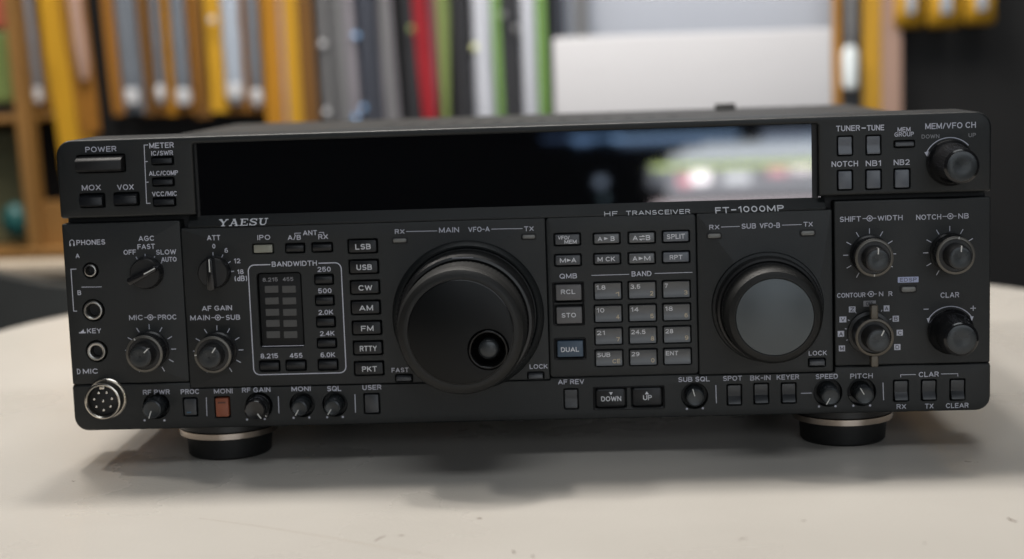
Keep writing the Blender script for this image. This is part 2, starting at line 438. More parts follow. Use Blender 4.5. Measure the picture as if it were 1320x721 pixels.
buttons = []
def button(bx, p, m, parent=None, name='push_button', r=.5, bev=.35, legend=None, yb=3., label=None, shape='flat', inkm='ink2'):
    x0, x1, z0, z1 = bx
    bm = bmesh.new()
    if shape == 'flat': cap(bm, rrect(x0, x1, z0, z1, r, 3), -p, yb, bev)
    else:
        H = z1 - z0
        if shape == 'bar':      # a rounded bar catching light along its upper edge
            pf = [(yb, z0), (-p * .72, z0), (-p, z0 + H * .14), (-p, z0 + H * .66), (-p * .93, z0 + H * .76), (-p * .7, z0 + H * .85), (-p * .25, z0 + H * .93), (0, z1), (yb, z1)]
        elif shape == 'rocker': # upper half leans in, lower half leans out and up
            pf = [(yb, z0), (-p * .8, z0), (-p, z0 + H * .05), (-p * .95, z0 + H * .10), (.35, z0 + H * .42), (.15, z0 + H * .6), (-p * .15, z0 + H * .9), (-p * .1, z1), (yb, z1)]
        elif shape == 'scoop':  # shallow cylindrical dish
            pf = [(yb, z0)] + [(-p + .75 * (1 - (2 * t - 1) ** 2), z0 + H * t) for t in [i / 8 for i in range(9)]] + [(yb, z1)]
        profile_x(bm, x0, x1, pf, .25)
    o = link(name, bm, M[m], root if parent is None else parent, 40, label)
    if legend:
        lb = bmesh.new()
        for (s, u0, u1, v, h, mi) in legend:
            cx0 = x0 + (x1 - x0) * u0; cx1 = x0 + (x1 - x0) * u1; zc = z0 + (z1 - z0) * v; hh = h / 2.95
            ins = (lambda X, ZZ: (X, (-p + .75 * (1 - (2 * (ZZ - z0) / (z1 - z0) - 1) ** 2)) - .07, ZZ)) if shape == 'scoop' else None
            if s in ('>', '^', 'v', '~'):
                xm = (cx0 + cx1) / 2; yy = -p - .06 if not ins else ins(xm, zc)[1]
                if s == '>': tri = [(cx0, zc + hh / 2), (cx0, zc - hh / 2), (cx1, zc)]
                elif s == '^': tri = [(cx0, zc - hh / 2), (cx1, zc - hh / 2), (xm, zc + hh / 2)]
                elif s == 'v': tri = [(cx0, zc + hh / 2), (xm, zc - hh / 2), (cx1, zc + hh / 2)]
                if s == '~':
                    for d, sg in ((.55, 1), (-.55, -1)):
                        a = [(cx0, zc + d + .16), (cx0, zc + d - .16), (cx1, zc + d - .16), (cx1, zc + d + .16)]
                        lb.faces.new([lb.verts.new((q[0], yy, q[1])) for q in a]).material_index = mi
                        e = cx1 if sg > 0 else cx0
                        a = [(e - sg * 1.0, zc + d + .75 * sg), (e + sg * .1, zc + d), (e - sg * 1.0, zc + d - .1 * sg)]
                        lb.faces.new([lb.verts.new((q[0], yy - .02, q[1])) for q in a]).material_index = mi
                else: lb.faces.new([lb.verts.new((q[0], yy, q[1])) for q in tri]).material_index = mi
            elif s == '_': 
                a = [(cx0, zc - hh / 2), (cx1, zc - hh / 2), (cx1, zc + hh / 2), (cx0, zc + hh / 2)]
                lb.faces.new([lb.verts.new((q[0], -p - .06, q[1])) for q in a]).material_index = mi
            else: put_text(lb, s, cx0, cx1, zc, hh, -p - .06, .022, ins, mi)
        ml = inkm if isinstance(inkm, list) else [M[inkm], M['inkt']]
        link('legend', lb, ml, o)
    return o

# ---- fascia buttons
f_holes = []
def add(holes, args, p, m, g=.55, **k):
    bx = pbox(*args, p); holes.append(hole(bx, g)); buttons.append((bx, p, m, k)); return bx
add(f_holes, (96, 155.5, 202, 222), 5.5, 'recess', shape='bar', label='wide power button bar, its upper edge shining', name='power_button')
add(f_holes, (102, 131, 252, 267), 3.2, 'button', shape='bar'); add(f_holes, (146, 175.5, 250.5, 264.5), 3.2, 'button', shape='bar')
for a in ((196, 221, 203.5, 211.5), (197, 222, 231, 239), (198, 224, 256.5, 265)): add(f_holes, a, 1.6, 'button', shape='bar')
add(f_holes, (1081, 1098, 177, 199.5), .6, 'softkey', shape='rocker'); add(f_holes, (1118, 1134.5, 176, 198.5), .6, 'softkey', shape='rocker')
add(f_holes, (1154.5, 1178, 183, 189), 1.2, 'dimkey', shape='bar')
for a in ((1081, 1098, 221, 244), (1117.5, 1135, 220, 243), (1154, 1172, 219, 242)): add(f_holes, a, .5, 'softkey', bev=.3)
fascia = plate('display_fascia', fo, f_holes, 0, 40, 1.1, M['panel'], root, hd=6)
k = Ink()
k.t('POWER', 110, 150, 192.5, 7).t('METER', 192.5, 224, 187.5, 7).t('IC/SWR', 195, 223, 197.5, 6).t('ALC/COMP', 192, 229.5, 223.3, 6).t('VCC/MIC', 196, 228, 250, 6.2)
k.t('MOX', 105.5, 130, 242, 7.3).t('VOX', 151, 172.5, 241.5, 7.3)
k.line([(191, 187), (185.8, 187.2), (189, 262.3), (194, 262.2)]).line([(187, 208.5), (190.5, 208.4)]).line([(188, 235), (191.5, 235)])
k.t('TUNER', 1077.8, 1108.5, 165.5, 7).t('TUNE', 1117.5, 1139.7, 164.8, 7).line([(1110.5, 165.3), (1116, 165.2)], .5)
k.t('MEM', 1157, 1173.6, 167, 5.6).t('GROUP', 1153, 1178, 173.3, 5.6).t('MEM/VFO CH', 1192.7, 1257.9, 162, 7.4)
k.t('DOWN', 1188, 1210.8, 176, 5, mi=1).t('UP', 1248.5, 1258, 174.3, 5, mi=1)
k.t('NOTCH', 1072, 1106, 211.4, 7).t('NB1', 1116, 1135.5, 210.6, 7).t('NB2', 1152, 1172.6, 209.3, 7)
k.arc(1224, 210, 10.9, 42, 155)
x, z = P(1224, 210)
for a, s in ((155, 1),):
    q = math.radians(a); c = (x + 10.9 * math.cos(q), z + 10.9 * math.sin(q)); k.fill([(c[0] - .9, c[1] + .3), (c[0] + .2, c[1] - 1.6), (c[0] + 1., c[1] + .6)], 0, .01)
k.done(fascia, [M['ink'], M['inkd']])

# smoked window set back behind the fascia
bm = bmesh.new(); box(bm, XL - 1.5, XR + 1.5, 4.0, 8.0, Z(95.2), Z(ZG + 1.5)); link('display_window', bm, M['glass'], root)
bm = bmesh.new()      # slim black gasket left and right of the glass
for xa, xb in ((XL - .3, XL + 1.0), (XR - 2.2, XR + .3)):
    bm = bmesh.new(); box(bm, xa, xb, 3.2, 4.4, Z(95.6), Z(ZG + .5)); link('window_gasket', bm, M['recess'], root)

# --- ledge under the glass, carrying the maker's name
LY0, LZ0, LY1, LZ1 = 3.6, 95.9, -.6, 91.6
bm = bmesh.new()
prof = [(12, Z(LZ0)), (LY0, Z(LZ0)), (LY1, Z(LZ1)), (LY1, Z(LZ1 - .6)), (12, Z(LZ1 - .6))]
profile_x(bm, 57.2, 338.6, prof, .6)
ledge = link('sloping_ledge', bm, M['panel'], root, 40)
def on_ledge(X, ZZ):   # ZZ is the height the letter seems to have; put it on the slope
    t = (Z(LZ0) - ZZ) / (LZ0 - LZ1)
    return (X, LY0 + (LY1 - LY0) * t - .12, ZZ)
def ledge_span(a, b, yc, h):
    # intersect the view ray with the slope
    def hit(px, py):
        d = ray(px, py); n = Vector((0, -(LZ0 - LZ1), 0)); 
        nrm = Vector((0, (LZ0 - LZ1), (LY1 - LY0) * -1)).normalized(); nrm = Vector((0, -(LZ0 - LZ1), (LY0 - LY1)))
        p0 = Vector((0, LY0, Z(LZ0))); t = (p0 - ORG).dot(nrm) / d.dot(nrm); return ORG + d * t
    A = hit(a, yc); B = hit(b, yc); T = hit((a + b) / 2, yc - h / 2); U = hit((a + b) / 2, yc + h / 2)
    return A.x, B.x, (T.z + U.z) / 2, T.z - U.z
# slab-serif letters drawn from strokes: (x0,y0,x1,y1,width)
YAESU = {
 'Y': (1.18, [(.18, 1, .60, .48, .26), (1.02, 1, .62, .48, .15), (.60, .52, .60, 0, .26), (0, .94, .42, .94, .13), (.80, .94, 1.18, .94, .13), (.36, .06, .84, .06, .13)]),
 'A': (1.18, [(.56, 1, .20, 0, .15), (.58, 1, .98, 0, .26), (.28, .34, .86, .34, .12), (0, .06, .38, .06, .13), (.72, .06, 1.2, .06, .13), (.38, .95, .72, .95, .12)]),
 'E': (1.02, [(.24, 0, .24, 1, .26), (.0, .06, .98, .06, .13), (0, .94, .96, .94, .13), (.24, .52, .66, .52, .12), (.94, 0, .94, .30, .11), (.92, 1, .92, .72, .11), (.64, .38, .64, .66, .10)]),
 'S': (.98, [(.86, .72, .82, .86, .17), (.84, .84, .62, .95, .14), (.64, .94, .32, .94, .14), (.36, .94, .14, .82, .18), (.14, .84, .14, .68, .22), (.12, .70, .34, .56, .18), (.30, .57, .70, .44, .18), (.66, .46, .86, .32, .2), (.86, .34, .84, .18, .22), (.86, .2, .62, .06, .17), (.66, .06, .30, .06, .14), (.34, .06, .12, .18, .15), (.12, .14, .10, .36, .12), (.88, .98, .88, .66, .11), (.08, 0, .08, .34, .1)]),
 'U': (1.18, [(.26, 1, .26, .26, .26), (.26, .28, .40, .10, .22), (.38, .08, .78, .08, .16), (.76, .09, .92, .28, .15), (.92, .26, .92, 1, .14), (.0, .94, .52, .94, .13), (.70, .94, 1.16, .94, .13)]),
}
bm = bmesh.new()
a, b, zc, h = ledge_span(282, 345.5, 286.6, 9.0)
tot = sum(YAESU[c][0] for c in 'YAESU') + 4 * .14; u = (b - a) / tot; cur = 0
for ch in 'YAESU':
    w, st = YAESU[ch]
    for i, (x0, y0, x1, y1, t) in enumerate(st):
        p0 = Vector(((cur + x0) * u + a, zc + (y0 - .5) * h)); p1 = Vector(((cur + x1) * u + a, zc + (y1 - .5) * h))
        d = (p1 - p0).normalized(); nn_ = Vector((-d.y, d.x)) * t * min(u, h) * .5
        if abs(d.y) < .2: nn_ *= .9
        q = [p0 + nn_, p0 - nn_, p1 - nn_, p1 + nn_]
        vs = []
        for v in q:
            w3 = on_ledge(v.x, v.y); vs.append(bm.verts.new((w3[0], w3[1] - .004 * i, w3[2])))
        bm.faces.new(vs)
    cur += w + .14
link('maker_name', bm, M['ink2'], ledge)
bm = bmesh.new()
for s, a0, b0, yc, h0, bo in (('HF', 779, 796, 275.7, 6, .02), ('TRANSCEIVER', 807, 889.6, 273.8, 6, .02), ('FT', 922, 940, 271.2, 8, .03), ('1000MP', 951.5, 1010.5, 269.2, 8, .03)):
    a, b, zc, h = ledge_span(a0, b0, yc, h0); put_text(bm, s, a, b, zc, h, bold=bo, plane=on_ledge)
a, b, zc, h = ledge_span(942.5, 949, 270.6, 1.6)
bm.faces.new([bm.verts.new(on_ledge(*q)) for q in ((a, zc - h / 2), (b, zc - h / 2), (b, zc + h / 2), (a, zc + h / 2))])
link('model_lettering', bm, M['ink2'], ledge)

# --- left control panel
ZP0, ZP1 = 21.6, 94.3
def panel_outline(x0, x1, z0=21.25, z1=ZP1, r=.8): return rrect(x0, x1, Z(z0), Z(z1), r, 3)
lp_holes = []
jacks = [(116.7, 349, 3.0, 'phones', 2.05), (120.3, 400.3, 4.45, 'phones', 2.95), (124.6, 453, 4.35, 'key', 2.7)]
for a, b, r, *_ in jacks: lp_holes.append(circ(*P(a, b), r + .55, 32))
left = plate('control_panel', panel_outline(0.2, 53.7), lp_holes, .2, 30, .6, M['panel'], root, hd=7)
for a, b, r, nm, hr in jacks:
    x, z = P(a, b); bm = bmesh.new()
    rows = lathe(bm, x, z, [(r, -6), (r, .2), (r - .35, .75), (r - .8, .85), (hr + .15, .5), (hr, .1), (hr, -6)], 40, closed_front=True)
    jk = link('jack_socket', bm, M['ring'], root, 40)
    bm = bmesh.new(); cap(bm, circ(x, z, hr - .1, 24), 3.5, 5, .1); link('socket_hole', bm, M['recess'], jk)
k = Ink(-.2)
x, z = P(92.8, 313.5, -.2)
k.poly([(x + .98 * math.cos(math.radians(a)), z + .3 + 1.1 * math.sin(math.radians(a))) for a in range(-35, 216, 12)], .28)
k.fill([(x - 1.2, z - 1.3), (x - .55, z - 1.3), (x - .55, z - .2), (x - 1.2, z - .2)]).fill([(x + .55, z - 1.3), (x + 1.2, z - 1.3), (x + 1.2, z - .2), (x + .55, z - .2)])
k.t('PHONES', 98.5, 135.5, 312.5, 6.6).t('A', 97.5, 102.5, 330, 6).t('B', 100, 104.5, 377.5, 6)
k.line([(98.5, 347), (91.5, 347.3), (95, 401.2), (99.5, 401.2)]).line([(105, 370.3), (131, 370)], .26)
k.t('AGC', 178.5, 198.5, 307.5, 6.6).t('FAST', 177.3, 199.7, 318, 6.6).t('OFF', 159.3, 175.3, 325.3, 6.4).t('SLOW', 201.3, 227, 325, 6.4).t('AUTO', 207.8, 227.6, 334.5, 6.2)
k.ticks(189, 352.5, (120, 91, 61, 33), 7.2, 8.7)
k.t('MIC', 166.5, 184, 409.5, 6.6).dual(193.8, 409.3, 186, 201.5).t('PROC', 203.5, 227.3, 409, 6.6)
k.ticks(194.2, 450.9, [240, 180] + [150 - 30 * i for i in range(8)], 9.3, 11.6)
x, z = P(106, 427, -.2); k.fill([(x - 1.5, z - 1.0), (x + 1.6, z - 1.0), (x + 1.6, z - .5), (x - 1.5, z - .5)]).fill([(x - .9, z - .5), (x + .9, z - .5), (x + .6, z + .9), (x - .1, z + .1)])
k.t('KEY', 112.3, 130.4, 426.6, 6.4)
k.poly([(P(101, 479, -.2)[0] + q[0], P(101, 479, -.2)[1] + q[1]) for q in ((-.4, -1.1), (-.4, 1.1), (.5, .9), (.9, 0), (.5, -.9))], .3, 0, True)
k.t('MIC', 107, 126, 478.7, 6.6)
k.done(left, M['ink'])

# --- centre-left control panel
c_holes = []; addc = lambda a, p, m, **kk: add(c_holes, a, p, m, **kk)
PF = .6      # the centre block stands a little proud
IPO = pbox(327, 351, 316, 326, .8); c_holes.append(hole(IPO))
for a in ((369, 391, 315.5, 325), (403, 427, 314.5, 324)): addc(a, 1.5, 'button', shape='bar')
for a in ((406.5, 428, 355.5, 366), (407.5, 429, 382.5, 393), (409, 430.5, 410, 421), (410, 432, 438, 448), (411, 434, 465, 476.5)): addc(a, 1.6, 'button', shape='bar')
for a in ((335.5, 359, 467, 478), (369.5, 393, 466, 477)): addc(a, 1.6, 'button', shape='bar')
modes = [('LSB', 467.5, 318, .56), ('USB', 469, 344.5, .56), ('CW', 470.5, 371, .5), ('AM', 471.5, 397, .5), ('FM', 473, 423.3, .45), ('RTTY', 474.4, 449.2, .62), ('PKT', 475.8, 475.6, .54)]
for s, cx_, cy_, w in modes:
    addc((cx_ - 18, cx_ + 17.5, cy_ - 8, cy_ + 7.5), 1.5, 'button', bev=.25, name='mode_button', r=.8, legend=[(s, .5 - w / 2 + .02, .5 + w / 2 + .02, .47, 7.2, 0)])
insx = [P(331, 352)[0], P(388, 352)[0]]; insz = [P(360, 448)[1], P(360, 351.5)[1]]
ins_o = rrect(insx[0], insx[1], insz[0], insz[1], 1.6, 4); c_holes.append(ins_o)
for a in ((511, 530, 484.8, 491.8), (681.5, 699.5, 481.8, 489)): addc(a, 1.8, 'dimkey', shape='bar')
XC0, XC1, XC2, XC3 = 54.3, 216.2, 282.2, 341.4
mainc = (180.2, Z(49.9)); subc = (312.9, Z(48.6))
centre = plate('control_panel', panel_outline(XC0 - .3, XC1 - .05, 18.5, 90.85, .6), c_holes, -PF, 30, .5, M['panel'], root, hd=5)
k = Ink(PF)
k.t('ATT', 266.8, 284, 306.6, 6.6).t('0', 273.8, 277.6, 317.5, 6).t('6', 289.5, 293.8, 323, 6).t('12', 301.5, 309.8, 336.5, 6).t('18', 305.8, 314, 350.5, 6).t('(dB)', 302.5, 318.5, 359, 7)
k.ticks(276, 351, (90, 60, 31, 1), 7.5, 9.0)
k.t('AF GAIN', 260.3, 299, 397.4, 6.6).t('MAIN', 245.3, 270.5, 409.8, 6.6).dual(280.8, 409.5, 272.5, 289).t('SUB', 291.2, 309.5, 409.2, 6.6)
k.ticks(281.3, 452, [240] + [180 - 30 * i for i in range(9)], 9.2, 11.4)
k.t('IPO', 331.8, 348.3, 306.2, 6.4).t('ANT', 390.5, 408.8, 300.3, 6.4).line([(380, 303.5), (380, 300.8), (388, 300.6)], .26).line([(411, 300), (417.3, 299.8), (417.3, 303)], .26)
k.t('A/B', 370.8, 387.8, 306.3, 6.4).t('RX', 410.3, 422.8, 305.3, 6.4)
# bandwidth frame: an open rounded line
q = [P(348.5, 341.2, PF)]; x0, z1 = P(320.8, 342, PF); x1 = P(440, 338, PF)[0]; x0b, z0 = P(326.3, 484, PF); x1b = P(445.8, 480, PF)[0]
x0 = (x0 + x0b) / 2; x1 = (x1 + x1b) / 2; z1 = P(345, 341.3, PF)[1]; z0 = P(386, 482, PF)[1]; r = 2.8
q += corner(x0 + r, z1 - r, r, 90, 180) + corner(x0 + r, z0 + r, r, 180, 270) + corner(x1 - r, z0 + r, r, 270, 360) + corner(x1 - r, z1 - r, r, 0, 90) + [(P(410.5, 339, PF)[0], z1)]
q[0] = (q[0][0], z1)
k.poly(q, .42)
k.t('BANDWIDTH', 350.3, 408.5, 340, 6.6)
for s, a, b, yc in (('250', 409.3, 426.3, 347.3), ('500', 410.3, 427.3, 375), ('2.0K', 410.5, 429.5, 402.7), ('2.4K', 412.5, 431.3, 430), ('6.0K', 413.3, 432, 457.6), ('8.215', 335.8, 358.3, 459), ('455', 373.5, 389.8, 458.5)): k.t(s, a, b, yc, 6.4)
k.line([(338.5, 446.7), (392, 445.5)], .24)
k.t('RX', 509, 521.5, 298.7, 6).line([(523.5, 298.6), (563.5, 297.8)], .26).t('MAIN', 566, 591.7, 296.6, 6.6).t('VFO-A', 603.6, 631.2, 295.7, 6.6).line([(633.5, 295.5), (673.5, 294.8)], .26).t('TX', 675.7, 688, 295, 6)
k.t('FAST', 504.8, 526.8, 477.2, 6).t('LOCK', 682.8, 706, 472.6, 6)
k.done(centre, M['ink'])
# indicator inset with ten windows
bm = bmesh.new(); cap(bm, inset(ins_o, .5), .9, 3.5, .3); inset_o = link('indicator_inset', bm, M['inset'], root, 40)
for j, yy in enumerate((373, 388, 402.7, 417, 431.5)):
    for xx in (350.2, 372.6):
        x, z = P(xx + j * .55, yy, -.9); bm = bmesh.new(); cap(bm, rrect(x - 3.05, x + 3.05, z - 1.55, z + 1.55, .3, 2), .55, 1.2, .12)
        link('indicator_lens', bm, M['ledwin'], inset_o)
k = Ink(-.9); k.y = .84; k.t('8.215', 338.5, 358, 360.6, 5).t('455', 364.5, 378, 360, 5); k.done(inset_o, M['inkd'])
bm = bmesh.new(); cap(bm, rrect(*IPO, .4, 3), -.8, 3, .3); link('indicator_lamp', bm, M['ipolens'], root, 40, 'pale grey-green rectangular lamp under the letters IPO')
def lamp(px, py, w, h, par=None, p=.6):
    x, z = P(px, py, p); bm = bmesh.new(); cap(bm, rrect(x - w / 2, x + w / 2, z - h / 2, z + h / 2, h * .45, 4), -p - .9, 1, .35)
    b2 = bmesh.new(); cap(b2, rrect(x - w / 2 - .6, x + w / 2 + .6, z - h / 2 - .6, z + h / 2 + .6, h * .5, 4), -p - .35, 1, .25)
    o = link('status_lamp', b2, M['recess'], root, 40); link('lamp_lens', bm, M['lampgrey'], o, 40)
lamp(515.5, 310, 5.9, 1.7); lamp(681.5, 305.3, 5.6, 1.7); lamp(920.7, 304, 5.6, 1.9); lamp(1041, 300.5, 5.8, 1.9)
lamp(1171, 373, 6.2, 2.2, p=0.)

# --- keypad panel
kp = []; PK = 1.2
addk = lambda a, p, m, **kk: add(kp, a, p, m, **kk)
T1 = dict(shape='flat', bev=.4)
addk((715.5, 747, 302.5, 315.5), 2.0, 'dimkey', name='memory_key', **T1, legend=[('VFO/', .12, .60, .70, 5, 0), ('MEM', .38, .88, .28, 5, 0)])
addk((716, 748, 329.5, 342), 2.0, 'dimkey', name='memory_key', **T1, legend=[('M', .18, .42, .5, 6.2, 0), ('>', .46, .62, .5, 4.5, 0), ('A', .64, .84, .5, 6.2, 0)])
addk((766, 798, 302, 313.8), 2.0, 'greykey', name='memory_key', **T1, legend=[('A', .14, .32, .5, 6, 0), ('>', .40, .56, .52, 4, 0), ('B', .66, .82, .5, 6, 0)])
addk((811, 843.5, 300.5, 313), 2.0, 'greykey', name='memory_key', **T1, legend=[('A', .14, .34, .5, 6.4, 0), ('~', .40, .62, .5, 4.5, 0), ('B', .66, .84, .5, 6.4, 0)])
addk((855, 887.5, 299, 311.5), 2.0, 'softkey', name='memory_key', **T1, legend=[('SPLIT', .14, .86, .52, 6.4, 0)])
addk((766.5, 798.7, 328.3, 340), 2.0, 'dimkey', name='memory_key', **T1, legend=[('M', .12, .32, .5, 6, 0), ('CK', .44, .82, .5, 6, 0)])
addk((811, 843.5, 327, 339.5), 2.0, 'greykey', name='memory_key', **T1, legend=[('A', .14, .32, .5, 6, 0), ('>', .38, .56, .5, 4.5, 0), ('M', .60, .84, .5, 6, 0)])
addk((855, 888, 325.5, 338), 2.0, 'softkey', name='memory_key', **T1, legend=[('RPT', .25, .75, .5, 6, 0)])
addk((716.5, 749.5, 367.5, 387.5), 2.8, 'midkey', name='memory_key', g=1.0, **T1, legend=[('RCL', .2, .76, .56, 6, 0)], inkm='ink2')
addk((717.5, 750.3, 396.5, 417.3), 2.8, 'midkey', name='memory_key', g=1.0, **T1, legend=[('STO', .2, .76, .52, 6, 0)], inkm='ink2')
addk((718.5, 751.7, 440, 460.5), 2.8, 'bluekey', name='dual_watch_key', g=1.1, **T1, legend=[('DUAL', .14, .84, .48, 6.4, 0)], label='blue-grey key reading DUAL')
rows = [(365.5, 385.5), (395, 414.8), (424.2, 443.6), (452.8, 471.5)]
keys = [('1.8', '1'), ('3.5', '2'), ('7', '3'), ('10', '4'), ('14', '5'), ('18', '6'), ('21', '7'), ('24.5', '8'), ('28', '9'), ('SUB', 'CE'), ('29', '0'), ('ENT', '')]
for i, (s, t) in enumerate(keys):
    r_, c_ = divmod(i, 3); xa = (767, 811.2, 855.3)[c_] + r_ * .5; dy = (0, -1.1, -2.2)[c_]
    wl = {'1.8': .36, '3.5': .38, '24.5': .55, 'SUB': .50, 'ENT': .48}.get(s, .12 if len(s) == 1 else .30)
    lg = [(s, .05, .05 + wl, .74, 6, 0)]
    if t: lg.append((t, .93 - .13 * len(t) - (.04 if t == 'CE' else 0), .93, .28, 5.6, 1))
    addk((xa, xa + 33.3, rows[r_][0] + dy, rows[r_][1] + dy), 2.3, 'greykey', name='band_key', shape='scoop', legend=lg)
keypad = plate('keypad_panel', panel_outline(XC1 + .1, XC2 - .1, 19.5, 90.85, 1.6), kp, -PK, 30, .6, M['panel'], root, hd=5)
k = Ink(PK)
k.t('QMB', 721.3, 743.8, 356, 6.4).t('BAND', 814.2, 839.7, 353, 6.6).line([(762.5, 355.2), (811, 353.8)], .26).line([(844, 352.7), (892.5, 351.2)], .26)
k.done(keypad, M['ink'])
bm = bmesh.new()      # raised rim around RCL and STO, and around DUAL
def rim(bm, a, b, c, d, p0, p1, w=.5):
    x0, x1, z0, z1 = pbox(a, b, c, d, p0); o = rrect(x0, x1, z0, z1, 1., 4)
    A = loop(bm, o, -p0); B = loop(bm, inset(o, w * .35), -p1); D = loop(bm, inset(o, w), -p0)
    bridge(bm, A, B); bridge(bm, B, D)
rim(bm, 712.3, 753.3, 363, 420, PK, PK + .45, .9); rim(bm, 713.8, 756, 435.8, 464.3, PK, PK + .45, .9)
link('key_surround', bm, M['recess'], keypad, 40)

# --- sub dial panel
sh = []; add(sh, (1044, 1063, 464, 472), 1.8, 'dimkey', shape='bar')
subp = plate('control_panel', panel_outline(XC2 + .1, XC3 - .1, 18.9, 90.85, .6), sh, -PF, 30, .5, M['panel'], root, hd=5)
k = Ink(PF)
k.t('RX', 914.3, 927.3, 293, 6).line([(929.5, 292.8), (953.5, 292)], .26).t('SUB', 956, 974.5, 291.6, 6.6).t('VFO-B', 979.3, 1005.5, 290.8, 6.6).line([(1008, 290.4), (1033.3, 289.6)], .26).t('TX', 1035.8, 1047.7, 289.2, 6).t('LOCK', 1042.5, 1065.8, 455.3, 6)
k.done(subp, M['ink'])

# --- right control panel
right = plate('control_panel', panel_outline(342.2, 409.8), [], .2, 30, .6, M['panel'], root, hd=5)
k = Ink(-.2)
k.t('SHIFT', 1082.6, 1109.6, 282.6, 6.6).dual(1121, 281.7, 1112, 1129.5).t('WIDTH', 1131.3, 1163.5, 281, 6.6)
k.t('NOTCH', 1181, 1213.2, 280, 6.6).dual(1225, 278.9, 1215, 1233).t('NB', 1235.3, 1248.7, 278.5, 6.6)
k.ticks(1120.9, 328.3, [240 - 30 * i for i in range(10)], 9.2, 11.5).ticks(1224.2, 325.3, [240 - 30 * i for i in range(8)], 9.2, 11.5)
k.t('CONTOUR', 1079, 1115.5, 380.6, 6).dual(1122.8, 379.2, 1117.5, 1130).t('N', 1133, 1138.5, 379, 6).t('R', 1145.3, 1150.3, 378.8, 6)
k.t('CLAR', 1212.3, 1236.3, 380.4, 6.8).line([(1190.5, 398.8), (1197, 398.6)], .35).line([(1251, 397.6), (1258, 397.4)], .35).line([(1254.5, 394.2), (1254.5, 401)], .35)
k.arc(1225, 427, 11.0, 32, 150)
x, z = P(1225, 427, -.2)
for a in (150, 32):
    qx, qz = x + 11 * math.cos(math.radians(a)), z + 11 * math.sin(math.radians(a)); k.fill([(qx - .75, qz + .5), (qx, qz - 1.7), (qx + .75, qz + .5)], 0, .01)
# reversed-out plate over the round lamp
x, z = P(1170.7, 360.7, -.2); k.fill(rrect(x - 4.5, x + 4.5, z - 1.25, z + 1.25, .2, 2), 1); put_text(k.bm, 'EDSP', x - 3.6, x + 3.6, z, 1.6, -.0 + .02, .01, mi=2)
# switch position patches around the contour knob
for (a, b, w, s) in ((1098.5, 399, 1.45, 'Z'), (1086.5, 412, 1.5, 'V'), (1084, 430.5, 1.4, 'A'), (1085.3, 449.3, 1.35, 'M'), (1121, 391.5, 2.7, 'OFF'), (1142.8, 397.7, 1.25, 'A'), (1154.7, 411, 1.35, 'B'), (1159.8, 429, 1.35, 'C'), (1156.7, 447.5, 1.35, 'D')):
    x, z = P(a, b, -.2); k.fill([(x - w, z - 1.3), (x + w, z - 1.3), (x + w, z + 1.3), (x - w, z + 1.3)], 0 if s != 'OFF' else 3)
    put_text(k.bm, s, x - w * .6, x + w * .6, z, 1.75, .02, .02, mi=2)
k.ticks(1121, 427.5, (150, 125, 60, 30, 172, 200, -20), 10.1, 10.9)
k.done(right, [M['ink'], M['inklight'], M['inkk'], M['inkd']])

# --- lower strip: full width, rounded bottom corners
so = [(.4, Z(19.6)), (.0, Z(18.4))] + corner(6.2, Z(6.2), 6.2, 180, 270) + corner(410 - 6.2, Z(6.2), 6.2, 270, 360) + [(410, Z(18.4)), (409.6, Z(19.6))]
so = [(x, z) for x, z in so]; sth = []
adds = lambda a, p, m, **kk: add(sth, a, p, m, **kk)
bot = so
# the strip's top edge steps under the centre panels
top = [(410 - .4, Z(21.0)), (342.0, Z(21.0)), (342.0, Z(18.6)), (282.4, Z(18.6)), (282.2, Z(19.3)), (216.2, Z(19.3)), (216.0, Z(18.2)), (54.0, Z(18.2)), (54.0, Z(21.0)), (.4, Z(21.0))]
so = so[2:-2]; so = [(0, Z(19.8))] + so + [(410, Z(19.8))] + top
adds((237.5, 253, 514.5, 535.5), .4, 'rocker', bev=.3, legend=[('_', .18, .55, .18, 1.2, 0)], inkm=[mat('blue_mark', (.05, .14, .24), .5)])
adds((278, 294.5, 513.5, 537.5), 1.0, 'orange', name='monitor_button', bev=.35, label='orange button under the letters MONI', legend=[('_', .18, .80, .76, 2.2, 0)], inkm=[M['orangedark']])
adds((470.5, 488, 509, 532.5), .4, 'rocker', bev=.3)
adds((728.5, 744, 503, 526.5), .4, 'rocker', shape='rocker')
adds((768.5, 806, 501.5, 525), 1.1, 'button', name='arrow_key', r=1.2, bev=.7, legend=[('v', .44, .58, .74, 4, 0), ('DOWN', .17, .86, .46, 6.6, 0)])
adds((815.5, 853, 500, 523.5), 1.1, 'button', name='arrow_key', r=1.2, bev=.7, legend=[('^', .42, .56, .72, 4, 0), ('UP', .36, .66, .46, 6.6, 0)])
for a in ((939, 955, 498, 522), (973.5, 990, 496.5, 520.5), (1009, 1025.5, 496, 519.5), (1154, 1170.5, 492.5, 517), (1190, 1206.5, 492, 516), (1227, 1243.5, 491, 515.5)): adds(a, 1.6, 'rocker', shape='rocker', name='rocker_button')
wells = [(201.7, 523, 5.9), (334, 523, 6.0), (389.5, 522, 5.5), (431.6, 521.3, 5.5), (895.5, 510.5, 5.8), (1067.5, 506.5, 6.1), (1111, 505.6, 6.1)]
for a, b, r in wells: sth.append(circ(*P(a, b), r, 40))
mic = P(138, 513.5); sth.append(circ(mic[0], mic[1], 9.0, 48))
strip = plate('lower_strip', so, sth, 0, 34, .7, M['panel'], root, hd=4.5)
k = Ink()
k.t('RF PWR', 184.3, 218.8, 505.6, 6.4).t('PROC', 233, 256.5, 505, 6.4).t('MONI', 275.8, 299.8, 504.3, 6.4).t('RF GAIN', 312, 348.5, 502.7, 6.4).t('MONI', 375.8, 400.3, 501.4, 6.4).t('SQL', 421.8, 439.8, 501, 6.8)
